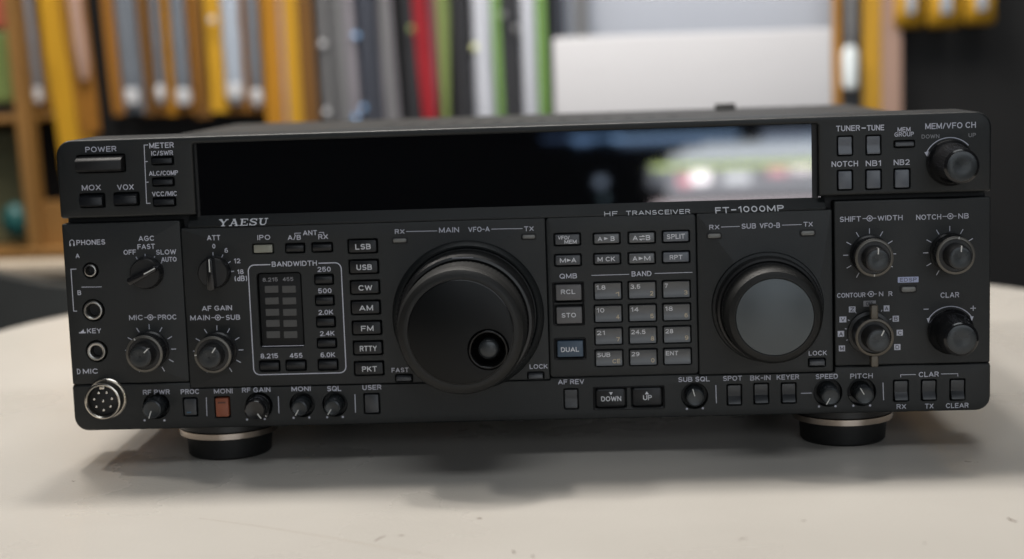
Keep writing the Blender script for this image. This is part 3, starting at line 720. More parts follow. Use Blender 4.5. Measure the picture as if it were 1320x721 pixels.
k.t('USER', 467.3, 491.5, 499.5, 6.4).t('AF REV', 719.3, 753, 492.3, 6.4).t('SUB SQL', 874.5, 914.6, 489, 6.4).t('SPOT', 932.2, 956.5, 487.8, 6.4).t('BK-IN', 967, 993.2, 487.2, 6.4).t('KEYER', 1001.2, 1030, 486.2, 6.4)
k.t('SPEED', 1051.5, 1080, 485.4, 6.4).t('PITCH', 1096, 1125, 484.8, 6.4).t('CLAR', 1184.3, 1210, 482.7, 6.6)
k.line([(1161, 486.7), (1161, 483.3), (1180.5, 482.9)], .28).line([(1213, 482.2), (1234.5, 481.8), (1234.7, 485.5)], .28)
k.t('RX', 1155.8, 1168, 524.2, 6.4).t('TX', 1192.3, 1203.3, 523.6, 6.4).t('CLEAR', 1219.3, 1248.4, 522.8, 6.4)
for a, b, c in ((266, 512.5, 536.5), (358.8, 511, 533), (457.5, 508.5, 532), (922.7, 496.5, 520), (1138.2, 493.5, 516)): k.line([(a, b), (a + .8, c)], .34)
k.line([(1032.5, 507.2), (1046.5, 506.8)], .34)
for a, b in ((212, 542), (186.5, 542), (341.3, 540.3), (318.5, 541), (378.5, 538.8), (398.7, 538.4), (421.8, 538), (442, 537.6), (885.5, 527.2), (906, 526.4), (1055.7, 524.2), (1077, 523.8), (1100, 523.2), (1121.6, 522.8)): k.dot(a, b, .5)
k.done(strip, M['ink'])
bm = bmesh.new(); rim(bm, 764.5, 857.2, 497.6, 528.2, 0, .5, .9); link('key_surround', bm, M['recess'], strip, 40)

for bx, p, m, kk in buttons: button(bx, p, m, **kk)

# ------------------------------------------------------------------ knobs
def pointer(bm, x, z, ang, r0, r1, p, w=.55, side=None):
    c, s = math.cos(math.radians(ang)), math.sin(math.radians(ang)); n = (-s * w / 2, c * w / 2)
    q = [(x + r0 * c + n[0], z + r0 * s + n[1]), (x + r0 * c - n[0], z + r0 * s - n[1]), (x + r1 * c - n[0], z + r1 * s - n[1]), (x + r1 * c + n[0], z + r1 * s + n[1])]
    F = [bm.verts.new((a, -p - .1, b)) for a, b in q]; G = [bm.verts.new((a, -p + .3, b)) for a, b in q]
    bm.faces.new(F); bridge(bm, F, G)
    if side:
        e = [bm.verts.new((v.co.x + c * .12, -side, v.co.z + s * .12)) for v in (F[2], F[3])]; f2 = [bm.verts.new((v.co.x + c * .12, v.co.y, v.co.z + s * .12)) for v in (F[2], F[3])]
        bm.faces.new((F[2], F[3], f2[1], f2[0])); bm.faces.new((f2[0], f2[1], e[1], e[0]))

def bar_knob(px, py, ang, r=7.1):
    x, z = P(px, py)
    bm = bmesh.new(); lathe(bm, x, z, [(r + .2, -.5), (r + .2, 1.0), (r, 1.4), (r - .15, 4.6), (r - .8, 5.2)], 64, ribs=(2, 3, .22, 2))
    o = link('selector_knob', bm, M['knob'], root, 30)
    bm = bmesh.new(); c, s = math.cos(math.radians(ang)), math.sin(math.radians(ang))
    pts = []
    for (u, v) in [(-r + .5, -1.7), (r - .9, -1.35), (r + .1, -.6), (r + .1, .6), (r - .9, 1.35), (-r + .5, 1.7), (-r - .1, .8), (-r - .1, -.8)]: pts.append((x + u * c - v * s, z + u * s + v * c))
    cap(bm, pts, -10.5, -4.8, .55, 3); link('grip_bar', bm, M['knobglossy'], o, 40)
    bm = bmesh.new(); pointer(bm, x, z, ang, 1.2, r - .4, 10.5, .5, 6.); link('pointer_line', bm, M['white'], o)
bar_knob(190.5, 351.3, 26); bar_knob(277.5, 350.5, 90)

def dual_knob(px, py, ang1, ang2, p1=10.5, p2=19., lever=False):
    x, z = P(px, py)
    bm = bmesh.new()
    if not lever:
        pr = [(8.3, -.5), (8.6, .4), (8.6, 1.6), (8.0, 2.2), (7.9, p1 - 1.6), (8.15, p1 - 1.3), (8.15, p1 - .3)]
        lathe(bm, x, z, pr, 96, ribs=(3, 4, .22, 2))
        o = link('outer_knob', bm, M['knob'], root, 30)
        bm = bmesh.new(); lathe(bm, x, z, [(8.15, p1 - 1.3), (8.28, p1 - 1.0), (8.28, p1 - .2), (7.9, p1 + .1), (7.2, p1 + .15), (7.0, p1 - .1), (6.9, p1 - 1.2)], 72, closed_front=False)
        rg = link('rim', bm, M['edge'], o, 40)
        bm = bmesh.new(); pointer(bm, x, z, ang1, 7.15, 8.1, p1 + .12, .5); link('pointer_line', bm, M['white'], rg)
    else:
        lathe(bm, x, z, [(9.6, -.5), (9.8, .3), (9.6, 1.6), (8.2, 2.0), (8.0, p1 - 1.5)], 72)
        o = link('outer_knob', bm, M['knob'], root, 30)
        bm = bmesh.new()
        outl = []
        for kk in range(64):
            a = 2 * PI * kk / 64; rr = 8.1
            outl.append((x + rr * math.cos(a), z + rr * math.sin(a)))
        rows_ = [[(8.1, p1 - 1.6), (8.25, p1 - 1.2), (8.25, p1 - .2), (7.9, p1), (7.2, p1), (7.0, p1 - .3), (6.9, p1 - 1.2)]]
        lathe(bm, x, z, rows_[0], 72, closed_front=False)
        lv = link('lever_ring', bm, M['lever'], o, 40)
        for zz0, zz1, w in ((7.9, 14.2, 1.55), (-13.0, -7.9, 1.6)):
            bm = bmesh.new(); cap(bm, rrect(x - w, x + w, z + zz0, z + zz1, .7, 4), -p1 - .1, -p1 + 4.5, .5, 3); link('lever_tab', bm, M['lever'], lv, 40)
    bm = bmesh.new()
    lathe(bm, x, z, [(5.6, p1 - 1.5), (5.5, p1 + 1), (5.25, p2 - 1.0), (5.0, p2 - .35), (4.4, p2 - .02), (3.4, p2)], 72, ribs=(1, 2, .18, 2))
    c = link('inner_knob', bm, M['knob'], o, 30)
    bm = bmesh.new(); lathe(bm, x, z, [(4.35, p2 - .2), (4.3, p2 + .1), (3.6, p2 + .22), (2.0, p2 + .1), (.3, p2)], 56); link('knob_face', bm, M['knobface'], c, 40)
    bm = bmesh.new(); pointer(bm, x, z, ang2, 2.6, 5.05, p2 + .12, .5, p1 + 3.5); link('pointer_line', bm, M['white'], c)
dual_knob(194.2, 450.9, 120, 42, 11, 18); dual_knob(281.3, 452, 180, 55, 11, 18)
dual_knob(1120.9, 328.3, 270, 88, 12, 21); dual_knob(1224.2, 325.3, 80, 85, 12, 21)
dual_knob(1121, 429, 90, 62, 13, 22, lever=True)

def step_knob(px, py, p2=24., r=9.6, rc=7.2):
    x, z = P(px, py)
    bm = bmesh.new()
    lathe(bm, x, z, [(r + .3, -.5), (r + .5, .5), (r + .4, 2.2), (r - .4, 3.2), (r - .9, 5.5), (rc + 1.3, 8.), (rc + .65, 9.5), (rc + .5, p2 - 2.2), (rc + .2, p2 - 1.), (rc - .6, p2 - .2), (rc - 1.2, p2)], 80, ribs=(6, 7, .3, 2))
    o = link('channel_knob', bm, M['knobglossy'], root, 30)
    bm = bmesh.new(); lathe(bm, x, z, [(rc - .9, p2 - .2), (rc - 1., p2 + .15), (rc - 2.2, p2 + .45), (rc - 4.5, p2 + .25), (.4, p2 + .1)], 64); link('knob_face', bm, M['knobface'], o, 40)
step_knob(1224, 209.8); step_knob(1225, 427, 22)

def small_knob(px, py, p2, ang, rc=3.5, flag=True):
    x, z = P(px, py); bm = bmesh.new()
    lathe(bm, x, z, [(rc + .5, -3.8), (rc + .45, -1), (rc + .15, p2 - 1.), (rc - .15, p2 - .3), (rc - .8, p2), (rc - 1.5, p2 - .15), (.3, p2 - .25)], 48, ribs=(1, 2, .16, 2))
    o = link('trim_knob', bm, M['knobface'], root, 30)
    bm = bmesh.new(); pointer(bm, x, z, ang, .8, rc - .1, p2, .42, p2 - 3.); link('pointer_line', bm, M['white'], o)
small_knob(201.7, 523, 8.5, 250, 4.3); small_knob(389.5, 522, 8, 240, 3.6); small_knob(431.6, 521.3, 8, 235, 3.6)
small_knob(895.5, 510.5, 4.5, 105, 4.0); small_knob(1067.5, 506.5, 8.5, 240, 4.0); small_knob(1111, 505.6, 8.5, 120, 4.0)
# the RF gain knob: glossy cap with a pointed skirt
x, z = P(334, 523); bm = bmesh.new()
pts = [(x + 5.2 * math.cos(math.radians(a)), z + 5.2 * math.sin(math.radians(a))) for a in range(-25, 280, 10)] + [(x + 6.9 * math.cos(math.radians(-54)), z + 6.9 * math.sin(math.radians(-54)))]
cap(bm, pts, -2.0, 3, .4); o = link('trim_knob', bm, M['knobglossy'], root, 40)
bm = bmesh.new(); lathe(bm, x, z, [(5.0, 1.5), (5.0, 8.5), (4.7, 9.6), (4.0, 10.1), (2.5, 9.9), (.3, 9.8)], 56); c = link('knob_cap', bm, M['knobglossy'], o, 40)
bm = bmesh.new(); pointer(bm, x, z, -54, 2.0, 4.6, 10.1, .5, 5); link('pointer_line', bm, M['white'], c)
bm = bmesh.new(); pointer(bm, x, z, -54, 5.1, 6.0, 2.0, .5); link('pointer_line', bm, M['white'], o)

# --- main tuning dial
x, z = P(603.5, 407.5, PF)
bm = bmesh.new()
lathe(bm, x, z, [(33.8, -.4), (33.8, PF + .3), (33.2, PF + 1.6), (31.8, PF + 2.6), (31.0, PF + 2.4), (30.2, PF + 1.3)], 128)
main = link('main_tuning_dial', bm, M['panel'], root, 30, 'larger tuning dial in the middle, with a round finger dimple in its black face')
bm = bmesh.new()
lathe(bm, x, z, [(29.8, 1.0), (29.9, 9.0), (30.2, 16.5), (29.8, 18.2), (28.9, 19.2), (27.8, 19.4), (26.6, 18.4)], 180, ribs=(1, 2, .3, 2), closed_front=True)
sh_o = link('shuttle_ring', bm, M['knob'], main, 30)
bm = bmesh.new()
box(bm, x - 4.6, x + 4.6, -19.7, -19.2, z + 28.1, z + 28.5); link('index_mark', bm, M['inkd'], sh_o)
PM = 45.
bm = bmesh.new()
lathe(bm, x, z, [(24.4, 15.), (24.4, 20.8), (26.4, 22.2), (27.3, 23.), (27.4, PM - 6.5), (27.2, PM - 4.5), (26.2, PM - 1.4), (24.6, PM - .3), (23.4, PM), (22.3, PM - .1), (22.2, PM - 1.)], 180, ribs=(3, 4, .25, 2), closed_front=False)
kn = link('dial_knob', bm, M['rubber'], main, 30)
# face disc with a real dimple
fx, fz = x + 11.3, z - 7.6 ; fr = 22.05; dr = 8.3
kf = plate('dial_face', circ(x, z, fr, 128), [circ(fx, fz, dr, 48)], -(PM - .35), -(PM - 3), .35, M['dialface'], kn, hd=2.6, lip=.5, smooth=40, floor=False)
bm = bmesh.new()
prof = [(8.3, PM - 1.2), (8.2, PM - .1), (8.0, PM + .25), (7.6, PM + .3), (7.2, PM - .1), (6.6, PM - 2.4), (5.4, PM - 4.2), (4.8, PM - 4.6), (.3, PM - 4.6)]
lathe(bm, fx, fz, prof, 64); dm = link('finger_dimple', bm, M['dimple'], kn, 60)
bm = bmesh.new(); lathe(bm, fx, fz, [(4.3, PM - 4.5), (4.3, PM - 2.6), (3.9, PM - 1.9), (2.8, PM - 1.5), (1.2, PM - 1.3), (.2, PM - 1.3)], 48); link('finger_button', bm, M['knobface'], dm, 50)
bm = bmesh.new(); lathe(bm, x, z, [(22.05, PM - .6), (22.1, PM - .2), (21.9, PM - .15)], 128, closed_front=False); link('face_edge', bm, M['knobglossy'], kn, 60)

# --- sub tuning dial
x, z = P(989.5, 396, PF)
bm = bmesh.new(); lathe(bm, x, z, [(24.4, -.4), (24.6, PF + .4), (24.2, PF + 1.4), (23.2, PF + 1.8)], 120)
sub = link('sub_tuning_dial', bm, M['panel'], root, 30, 'smaller tuning dial on the right, with a plain grey satin face')
bm = bmesh.new(); lathe(bm, x, z, [(23.0, 1.0), (23.1, 4.0), (23.2, 8.6), (22.6, 9.8), (21.7, 10.2), (20.8, 9.6)], 160, ribs=(1, 2, .28, 2)); link('shuttle_ring', bm, M['knob'], sub, 30)
PS = 29.
bm = bmesh.new(); lathe(bm, x, z, [(19.4, 9.), (19.4, 11.4), (20.6, 12.6), (21.0, 13.4), (20.9, 24.), (20.5, 26.), (19.2, 28.), (17.6, PS - .2), (16.9, PS), (16.6, PS - .1), (16.5, PS - .8)], 160, ribs=(3, 4, .22, 2))
kn2 = link('dial_knob', bm, M['rubber'], sub, 30)
bm = bmesh.new(); lathe(bm, x, z, [(16.45, PS - 1.), (16.45, PS - .3), (16.3, PS - .02), (15.2, PS + .1), (12, PS + .55), (8, PS + .95), (4, PS + 1.15), (.2, PS + 1.2)], 128); link('dial_face', bm, M['subface'], kn2, 40)

# --- microphone connector
x, z = mic; bm = bmesh.new()
lathe(bm, x, z, [(9.2, -.3), (9.2, .5), (8.7, .9), (8.35, .9), (8.3, 6.8), (8.05, 7.3), (7.55, 7.5), (7.0, 7.1), (6.85, 6.4), (6.8, 1.6)], 96)
mc = link('microphone_connector', bm, M['nickel'], root, 30)
bm = bmesh.new(); lathe(bm, x, z, [(6.7, 1.2), (6.7, 4.2), (6.4, 4.4), (.3, 4.4)], 48); link('insulator', bm, M['recess'], mc, 40)
bm = bmesh.new(); cap(bm, rrect(x - 1.1, x + 1.1, z + 5.4, z + 7.0, .3, 3), -6.9, -2, .2); link('keyway', bm, M['nickel'], mc, 40)
for i in range(8):
    if i < 7: a = math.radians(90 - 26 - 51.4 * i); qx, qz = x + 4.15 * math.cos(a), z + 4.15 * math.sin(a)
    else: qx, qz = x, z
    bm = bmesh.new(); lathe(bm, qx, qz, [(.72, 3), (.72, 6.0), (.5, 6.4), (.1, 6.5)], 14); link('contact_pin', bm, M['pin'], mc, 50)

# --- feet
def foot(cx, cy, r, front=True):
    bm = bmesh.new()
    def lz(bm, prof, n=80):
        R_ = []
        for rr, zz in prof: R_.append([bm.verts.new((cx + rr * math.cos(2 * PI * i / n), cy + rr * math.sin(2 * PI * i / n), zz)) for i in range(n)])
        for a, b in zip(R_, R_[1:]): bridge(bm, a, b)
        bm.faces.new(R_[0]); bm.faces.new(R_[-1])
    lz(bm, [(r + .2, 24), (r + .2, 13.6), (r - .4, 13.2)]); o = link('foot', bm, M['knob'], root, 30)
    bm = bmesh.new(); lz(bm, [(r - .3, 13.2), (r + .35, 12.9), (r + .35, 10.3), (r - .2, 10.0)]); link('foot_ring', bm, M['gold'], o, 30)
    bm = bmesh.new(); lz(bm, [(r - 2.6, 10.05), (r - 2.6, 8.6), (r - 3.2, 1.), (r - 4., 0.05)]); link('rubber_pad', bm, M['rubber'], o, 30)
foot(64.6, 26, 22.4); foot(349.2, 26, 22.4); foot(68, 318, 14); foot(344, 318, 14)
# underside pan that closes the front block from below
bm = bmesh.new(); box(bm, 8, 402, 14, 60, Z(1.2), Z(8), 1.5); link('bottom_pan', bm, M['case'], root, 30)

# ================================================================== TABLE
def rr_xy(x0, x1, y0, y1, r, n=24):
    return rrect(x0, x1, y0, y1, r, n)
bm = bmesh.new(); o_ = rr_xy(-190, 584, -520, 600, 250)
L0 = [bm.verts.new((a, b, 0)) for a, b in inset(o_, 1.2)]; bm.faces.new(L0)
L1 = [bm.verts.new((a, b, -1.2)) for a, b in o_]; L2 = [bm.verts.new((a, b, -24)) for a, b in o_]
bridge(bm, L0, L1); bridge(bm, L1, L2); bm.faces.new(L2)
tb = thing('table', (197, 40, -730), 'round-cornered cream table with scuffed top under the radio', 'table')
tt = link('table_top', bm, M['table'], tb, 30)
M['scuff'] = mat('scuff', (.14, .10, .075), .6); M['scratch'] = mat('scratch_line', (.36, .30, .24), .6)
def mark(pts, w, m):
    bm = bmesh.new(); q = []
    for a, b in pts:
        d = ray(a, b); t = -ORG.z / d.z; g = ORG + d * t; q.append(Vector((g.x, g.y)))
    A = []; B = []
    for i, g in enumerate(q):
        d = (q[min(i + 1, len(q) - 1)] - q[max(i - 1, 0)]).normalized(); e = w * (.35 if i in (0, len(q) - 1) else .5)
        A.append(bm.verts.new((g.x - d.y * e, g.y + d.x * e, .03))); B.append(bm.verts.new((g.x + d.y * e, g.y - d.x * e, .03)))
    for i in range(len(q) - 1): bm.faces.new((A[i], A[i + 1], B[i + 1], B[i]))
    link('scuff_mark', bm, M[m], tt)
mark([(255, 668), (330, 678), (420, 692), (500, 707), (570, 719)], .35, 'scratch')
for pts, w in (([(483, 698), (489, 694), (497, 691)], .7), ([(514, 691), (517, 690), (520, 691)], .9), ([(615, 669), (618, 668), (621, 669)], 1.3), ([(953, 696), (958, 694), (963, 695)], .8), ([(1299, 668), (1304, 671), (1311, 673)], 1.3),
               ([(661, 710), (663, 713), (665, 712)], 1.0), ([(686, 716), (688, 719)], .9), ([(1033, 671), (1036, 672), (1039, 671)], .7), ([(93, 620), (95, 621), (97, 620)], .8), ([(1190, 700), (1192, 701), (1194, 700)], .6)): mark(pts, w, 'scuff')
bm = bmesh.new()
def cyl(bm, cx, cy, prof, n=32):
    R_ = []
    for rr, zz in prof: R_.append([bm.verts.new((cx + rr * math.cos(2 * PI * i / n), cy + rr * math.sin(2 * PI * i / n), zz)) for i in range(n)])
    for a, b in zip(R_, R_[1:]): bridge(bm, a, b)
    bm.faces.new(R_[0]); bm.faces.new(R_[-1])
cyl(bm, 197, 40, [(260, -730), (255, -718), (60, -705), (38, -690), (38, -40), (120, -24.2)]); link('pedestal', bm, M['knob'], tb, 30)

# ================================================================== SHOP BEHIND
YB = 1250.
M['yellow'] = mat('yellow_card', (.56, .30, .018), .45, noise=.42, nscale=85, streak=.07)
M['yellow2'] = mat('deep_yellow_card', (.45, .20, .012), .45, noise=.42, nscale=85, streak=.07)
M['amber'] = mat('amber_card', (.30, .125, .014), .5, noise=.42, nscale=85, streak=.07)
M['brown'] = mat('brown_card', (.17, .075, .012), .55, noise=.42, nscale=85, streak=.07)
M['pinkc'] = mat('pinkish_beige_card', (.42, .27, .21), .5, noise=.42, nscale=85, streak=.07)
M['bag'] = mat('grey_blue_packing', (.17, .19, .22), .28, noise=.42, nscale=85, streak=.07, rvar=.1)
M['bagl'] = mat('pale_silver_packing', (.42, .47, .55), .2, noise=.42, nscale=85, streak=.07, rvar=.1)
M['tip'] = mat('white_plastic_cap', (.62, .62, .64), .3, noise=.1)
M['greytube'] = mat('grey_tube', (.20, .20, .205), .35, noise=.42, nscale=85, streak=.07)
M['lav'] = mat('lavender_grey_tube', (.30, .28, .31), .35, noise=.42, nscale=85, streak=.07)
M['slate'] = mat('dark_slate_packing', (.055, .060, .078), .3, noise=.42, nscale=85, streak=.07)
M['darkp'] = mat('dark_grey_packing', (.030, .030, .034), .4, noise=.42, nscale=85, streak=.07)
M['red'] = mat('deep_red_card', (.32, .012, .020), .4, noise=.42, nscale=85, streak=.07)
M['rose'] = mat('dull_rose_card', (.22, .07, .09), .45, noise=.42, nscale=85, streak=.07)
M['olive'] = mat('olive_green_card', (.20, .26, .08), .45, noise=.42, nscale=85, streak=.07)
M['green'] = mat('leaf_green_card', (.20, .37, .10), .45, noise=.42, nscale=85, streak=.07)
M['whitec'] = mat('white_blister_pack', (.62, .64, .72), .3, noise=.42, nscale=85, streak=.07)
M['carton'] = mat('white_carton', (.66, .655, .68), .6, noise=.04, nscale=5)
M['wall'] = mat('blue_grey_wall', (.48, .51, .58), .7, noise=.15, nscale=3)
M['peg'] = mat('black_pegboard', (.003, .003, .0035), .7, noise=.2, nscale=5)
M['wood'] = mat('honey_wood', (.26, .13, .035), .5, noise=.25, nscale=12)
M['teal'] = mat('teal_plastic', (.010, .075, .072), .4, noise=.2, nscale=10)
M['chair'] = mat('dark_grey_chair_shell', (.030, .032, .031), .5, noise=.15)
M['floor'] = mat('dark_shop_floor', (.10, .085, .07), .4, noise=.2, nscale=3)
M['shade'] = mat('olive_grey_cloth', (.10, .10, .05), .7, noise=.3, nscale=12)
M['blueglint'] = mat('pale_blue_glint', (.25, .45, .75), .15, noise=.2, nscale=20)  # blue glint put into the colour of small beads
M['warmglint'] = mat('cream_glint', (.85, .88, .45), .2)  # bright highlight put into the colour of a bead

bm = bmesh.new(); box(bm, -2600, 3200, -3800, 2400, -760, -730); link('floor', bm, M['floor'], None, kind='structure')
bm = bmesh.new(); box(bm, -2600, 3200, 2300, 2360, -729, 1900); link('wall', bm, M['wall'], None, kind='structure')

def zpx(px, py, Y=YB): return PY(px, py, Y)[1]
def xpx(px, py, Y=YB): return PY(px, py, Y)[0]

# black display boards
def board(x0, x1, z0, z1, Y, label, pegs=True, group=None):
    t = thing('display_board', ((x0 + x1) / 2, Y + 10, z0), label, 'board')
    bm = bmesh.new(); box(bm, x0, x1, Y + 4, Y + 20, z0, z1, 1.5); link('board_panel', bm, M['peg'], t)
    return t
board(xpx(88, 60, YB), xpx(715, 60, YB), -730, 620, YB + 24, 'black display board behind the hanging yellow packages on the left')
board(xpx(1137, 60, YB), xpx(1137, 60, YB) + 420, -730, 560, YB + 24, 'black display board right of the white carton with three small bags on it')

# long retail packages hanging from pegs: backing card, wrapped content, end cap, peg
def package(px0, px1, ybot, cardm, label, lean=0., content=None, cw=.5, cu=.5, cbot=None, tip=None, Y=YB, top=360., group='long packages hanging on the display boards', dy=0., glint=None, taper=1.):
    """px0..px1 at the top of the photo, ybot = pixel row of the lower end"""
    xa, xb = xpx(px0, 0, Y), xpx(px1, 0, Y); zb = zpx((px0 + px1) / 2, ybot, Y); zt = zpx((px0 + px1) / 2, 0, Y) + top * .35
    cxm = (xa + xb) / 2; w = xb - xa
    t = thing('hanging_package', (cxm, Y, zt), label, 'package', group)
    t.rotation_euler = (0, 0, 0)
    sx = lean * (zt - zb)
    def slant(bm):
        for v in bm.verts: v.co.x += lean * (zpx(px0, 0, Y) - v.co.z)
    bm = bmesh.new()
    nseg = 8; wz = []
    for i in range(nseg + 1):
        f = i / nseg; z_ = zt + (zb - zt) * f; ww = w / 2 * (1 + (taper - 1) * f)
        ru = 1 if 0 < i < nseg else .9
        wz.append([bm.verts.new((cxm - ww * ru, Y + dy, z_)), bm.verts.new((cxm + ww * ru, Y + dy, z_)), bm.verts.new((cxm + ww * ru, Y + dy + 2.2, z_)), bm.verts.new((cxm - ww * ru, Y + dy + 2.2, z_))])
    for a, b in zip(wz, wz[1:]): bridge(bm, a, b)
    bm.faces.new(wz[0]); bm.faces.new(wz[-1]); slant(bm)
    link('backing_card', bm, M[cardm], t, 30)
    if content:
        cz = zpx((px0 + px1) / 2, cbot if cbot else ybot - 12, Y); r = w * cw / 2; xc = cxm + (cu - .5) * w
        bm = bmesh.new(); n = 14; R_ = []
        for i in range(13):
            f = i / 12; z_ = zt - 12 + (cz - zt + 12) * f; rr = r * (1 + .05 * math.sin(i * 2.3 + px0)) * (1 if 0 < i < 12 else .6)
            R_.append([bm.verts.new((xc + rr * math.cos(2 * PI * q / n), Y + dy - 1 - min(r, 9) * .5 + min(rr, 9) * .8 * math.sin(2 * PI * q / n), z_)) for q in range(n)])
        for a, b in zip(R_, R_[1:]): bridge(bm, a, b)
        bm.faces.new(R_[0]); bm.faces.new(R_[-1]); slant(bm)
        link('wrapped_rod', bm, M[content], t, 40)
    if tip:
        cz = zpx((px0 + px1) / 2, tip, Y); r = w * cw / 2 * .9 + 1; xc = cxm + (cu - .5) * w
        bm = bmesh.new(); n = 14; R_ = []
        for rr, zz in ((.5, 11), (.95, 8), (1, 0), (.9, -8), (.5, -11)):
            R_.append([bm.verts.new((xc + r * rr * math.cos(2 * PI * q / n), Y + dy - 7 + min(r, 8) * rr * math.sin(2 * PI * q / n), cz + zz)) for q in range(n)])
        for a, b in zip(R_, R_[1:]): bridge(bm, a, b)
        bm.faces.new(R_[0]); bm.faces.new(R_[-1]); slant(bm)
        link('end_cap', bm, M['tip'], t, 40)
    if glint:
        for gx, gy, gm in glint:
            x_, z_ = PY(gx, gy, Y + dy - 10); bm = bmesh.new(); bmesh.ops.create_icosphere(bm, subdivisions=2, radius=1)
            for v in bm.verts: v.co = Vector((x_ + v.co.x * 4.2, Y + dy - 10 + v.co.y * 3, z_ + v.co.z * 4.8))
            link('glint_bead', bm, M[gm], t, 60)  # bead coloured to stand in for a glint or pale spot
    bm = bmesh.new(); box(bm, cxm - 1.6 - lean * 0, cxm + 1.6, Y - 22, Y + 27, zt - 9, zt - 6); slant(bm); link('hanging_peg', bm, M['greytube'], t)
    return t

pk = [
 (14, 50, 143, 'brown', 'leftmost grey wrapped rod on a brown card, above a black gap', dict(lean=.05, content='bag', cw=.62, tip=123)),
 (46, 90, 330, 'yellow', 'wide bright yellow package running down beside the left end of the radio', dict(lean=.09, content='amber', cw=.12, cu=.75)),
 (87, 110, 172, 'amber', 'amber package with a beige upper label, left of the black gap', dict(lean=.06, content='pinkc', cw=.8, cbot=103, dy=-3)),
 (130, 147, 149, 'amber', 'narrow amber card just right of the black gap', dict(lean=.04)),
 (146, 174, 146, 'bag', 'grey wrapped rod with white cap, first right of the black gap', dict(lean=.04, content='bag', cw=.7, tip=125, dy=-2)),
 (169, 193, 149, 'brown', 'brown package between two grey wrapped rods', dict(lean=.03, content='brown', cw=.3)),
 (191, 207, 148, 'amber', 'narrow amber package with a grey rod and white cap', dict(lean=.02, content='bag', cw=.68, tip=122)),
 (204, 220, 149, 'yellow2', 'plain deep yellow strip between two grey rods', dict(lean=.02)),
 (216, 241, 147, 'amber', 'grey rod in an amber frame, its white cap left of a thin brown card', dict(lean=.02, content='bag', cw=.8, tip=125)),
 (239, 262, 152, 'brown', 'thin brown and amber card hanging lowest of its row', dict(lean=.02, content='amber', cw=.35, cu=.3)),
 (259, 288, 145, 'yellow', 'bright yellow package with a white dot near its top', dict(lean=.01, glint=[(273, 26, 'tip')])),
 (284, 314, 146, 'amber', 'shiny pale silver rod with a large white cap', dict(lean=.01, content='bagl', cw=.8, cu=.42, tip=118)),
 (313, 336, 146, 'amber', 'dark grey rod with white cap in an amber frame', dict(lean=.01, content='bag', cw=.68, tip=127)),
 (334, 361, 200, 'yellow2', 'deep yellow package left of a brown centred twin', dict(lean=.01)),
 (358, 382, 200, 'yellow', 'yellow package with a beige strip down its left side', dict(lean=.01, content='pinkc', cw=.3, cu=.12)),
 (381, 402, 200, 'brown', 'dark brown package at the end of the yellow row', dict(lean=.01)),
 (401, 411, 210, 'darkp', 'thin dark strip between the brown package and the grey tubes', dict(lean=.02)),
 (408, 424, 210, 'darkp', 'silver grey tube with pale spots, first after the brown package', dict(lean=.02, content='greytube', cw=.7, glint=[(416, 58, 'tip'), (421, 145, 'tip')])),
 (426, 442, 210, 'greytube', 'plain mid grey tube, second after the brown package', dict(lean=.02, content='greytube', cw=.8)),
 (441, 457, 210, 'lav', 'lavender grey tube beside a dark slate pack with blue glints', dict(lean=.03, content='lav', cw=.7)),
 (454, 486, 210, 'slate', 'wide dark slate pack with small blue glints', dict(lean=.02, content='slate', cw=.8, glint=[(459, 47, 'blueglint'), (469, 140, 'blueglint'), (459, 153, 'blueglint')])),
 (484, 503, 210, 'lav', 'pale blue topped grey pack left of a black gap', dict(lean=.04, content='greytube', cw=.6)),
 (517, 531, 210, 'darkp', 'narrow dark grey pack left of the red one', dict(lean=.03)),
 (529, 548, 210, 'red', 'deep red package left of the rose and olive ones', dict(lean=.07, glint=[(530, 38, 'olive')])),
 (552, 561, 210, 'rose', 'thin dull rose strip between the red and olive packages', dict(lean=.03)),
 (559, 581, 210, 'olive', 'olive green package narrowing towards its lower end', dict(lean=-.02, taper=.5)),
 (578, 607, 210, 'darkp', 'wide charcoal pack left of the first white and green pair', dict(lean=.01, content='darkp', cw=.8)),
 (603, 632, 210, 'whitec', 'white package with a cream glint on its left edge', dict(lean=.03, content='whitec', cw=.7, glint=[(612, 62, 'warmglint')])),
 (632, 644, 210, 'green', 'leaf green strip beside the white package with the cream glint', dict(lean=.01)),
 (643, 670, 210, 'darkp', 'charcoal pack between the two white and green pairs', dict(lean=.01, glint=[(648, 20, 'greytube'), (665, 38, 'greytube')])),
 (668, 690, 210, 'whitec', 'white package nearest the white carton', dict(lean=.01, content='whitec', cw=.7)),
 (689, 702, 210, 'green', 'leaf green strip nearest the white carton', dict(lean=.01)),
 (1073, 1084, 200, 'yellow2', 'thin yellow strip just right of the white carton', dict(lean=.0)),
 (1083, 1111, 200, 'darkp', 'dark pack with a bright white tube, right of the white carton', dict(lean=.0, content='greytube', cw=.5, cbot=60)),
 (1109, 1136, 200, 'yellow', 'wide bright yellow package right of the white carton', dict(lean=.0)),
 (1135, 1162, 200, 'pinkc', 'pinkish beige package at the edge of the black board', dict(lean=.0)),
]
PKG = {}
for a, b, yb, cm, lb, kw in pk: PKG[a] = package(a, b, yb, cm, lb, **kw)
# long bright tube inside the dark pack right of the carton
x, z = PY(1096, 88, YB - 8); bm = bmesh.new(); cyl(bm, x, YB - 8, [(4, z - 26), (9, z - 22), (9.5, z + 18), (5, z + 26)], 20)
M['tube'] = mat('bright_white_tube', (.80, .86, .88), .25); link('white_tube', bm, M['tube'], PKG[1083], 40)
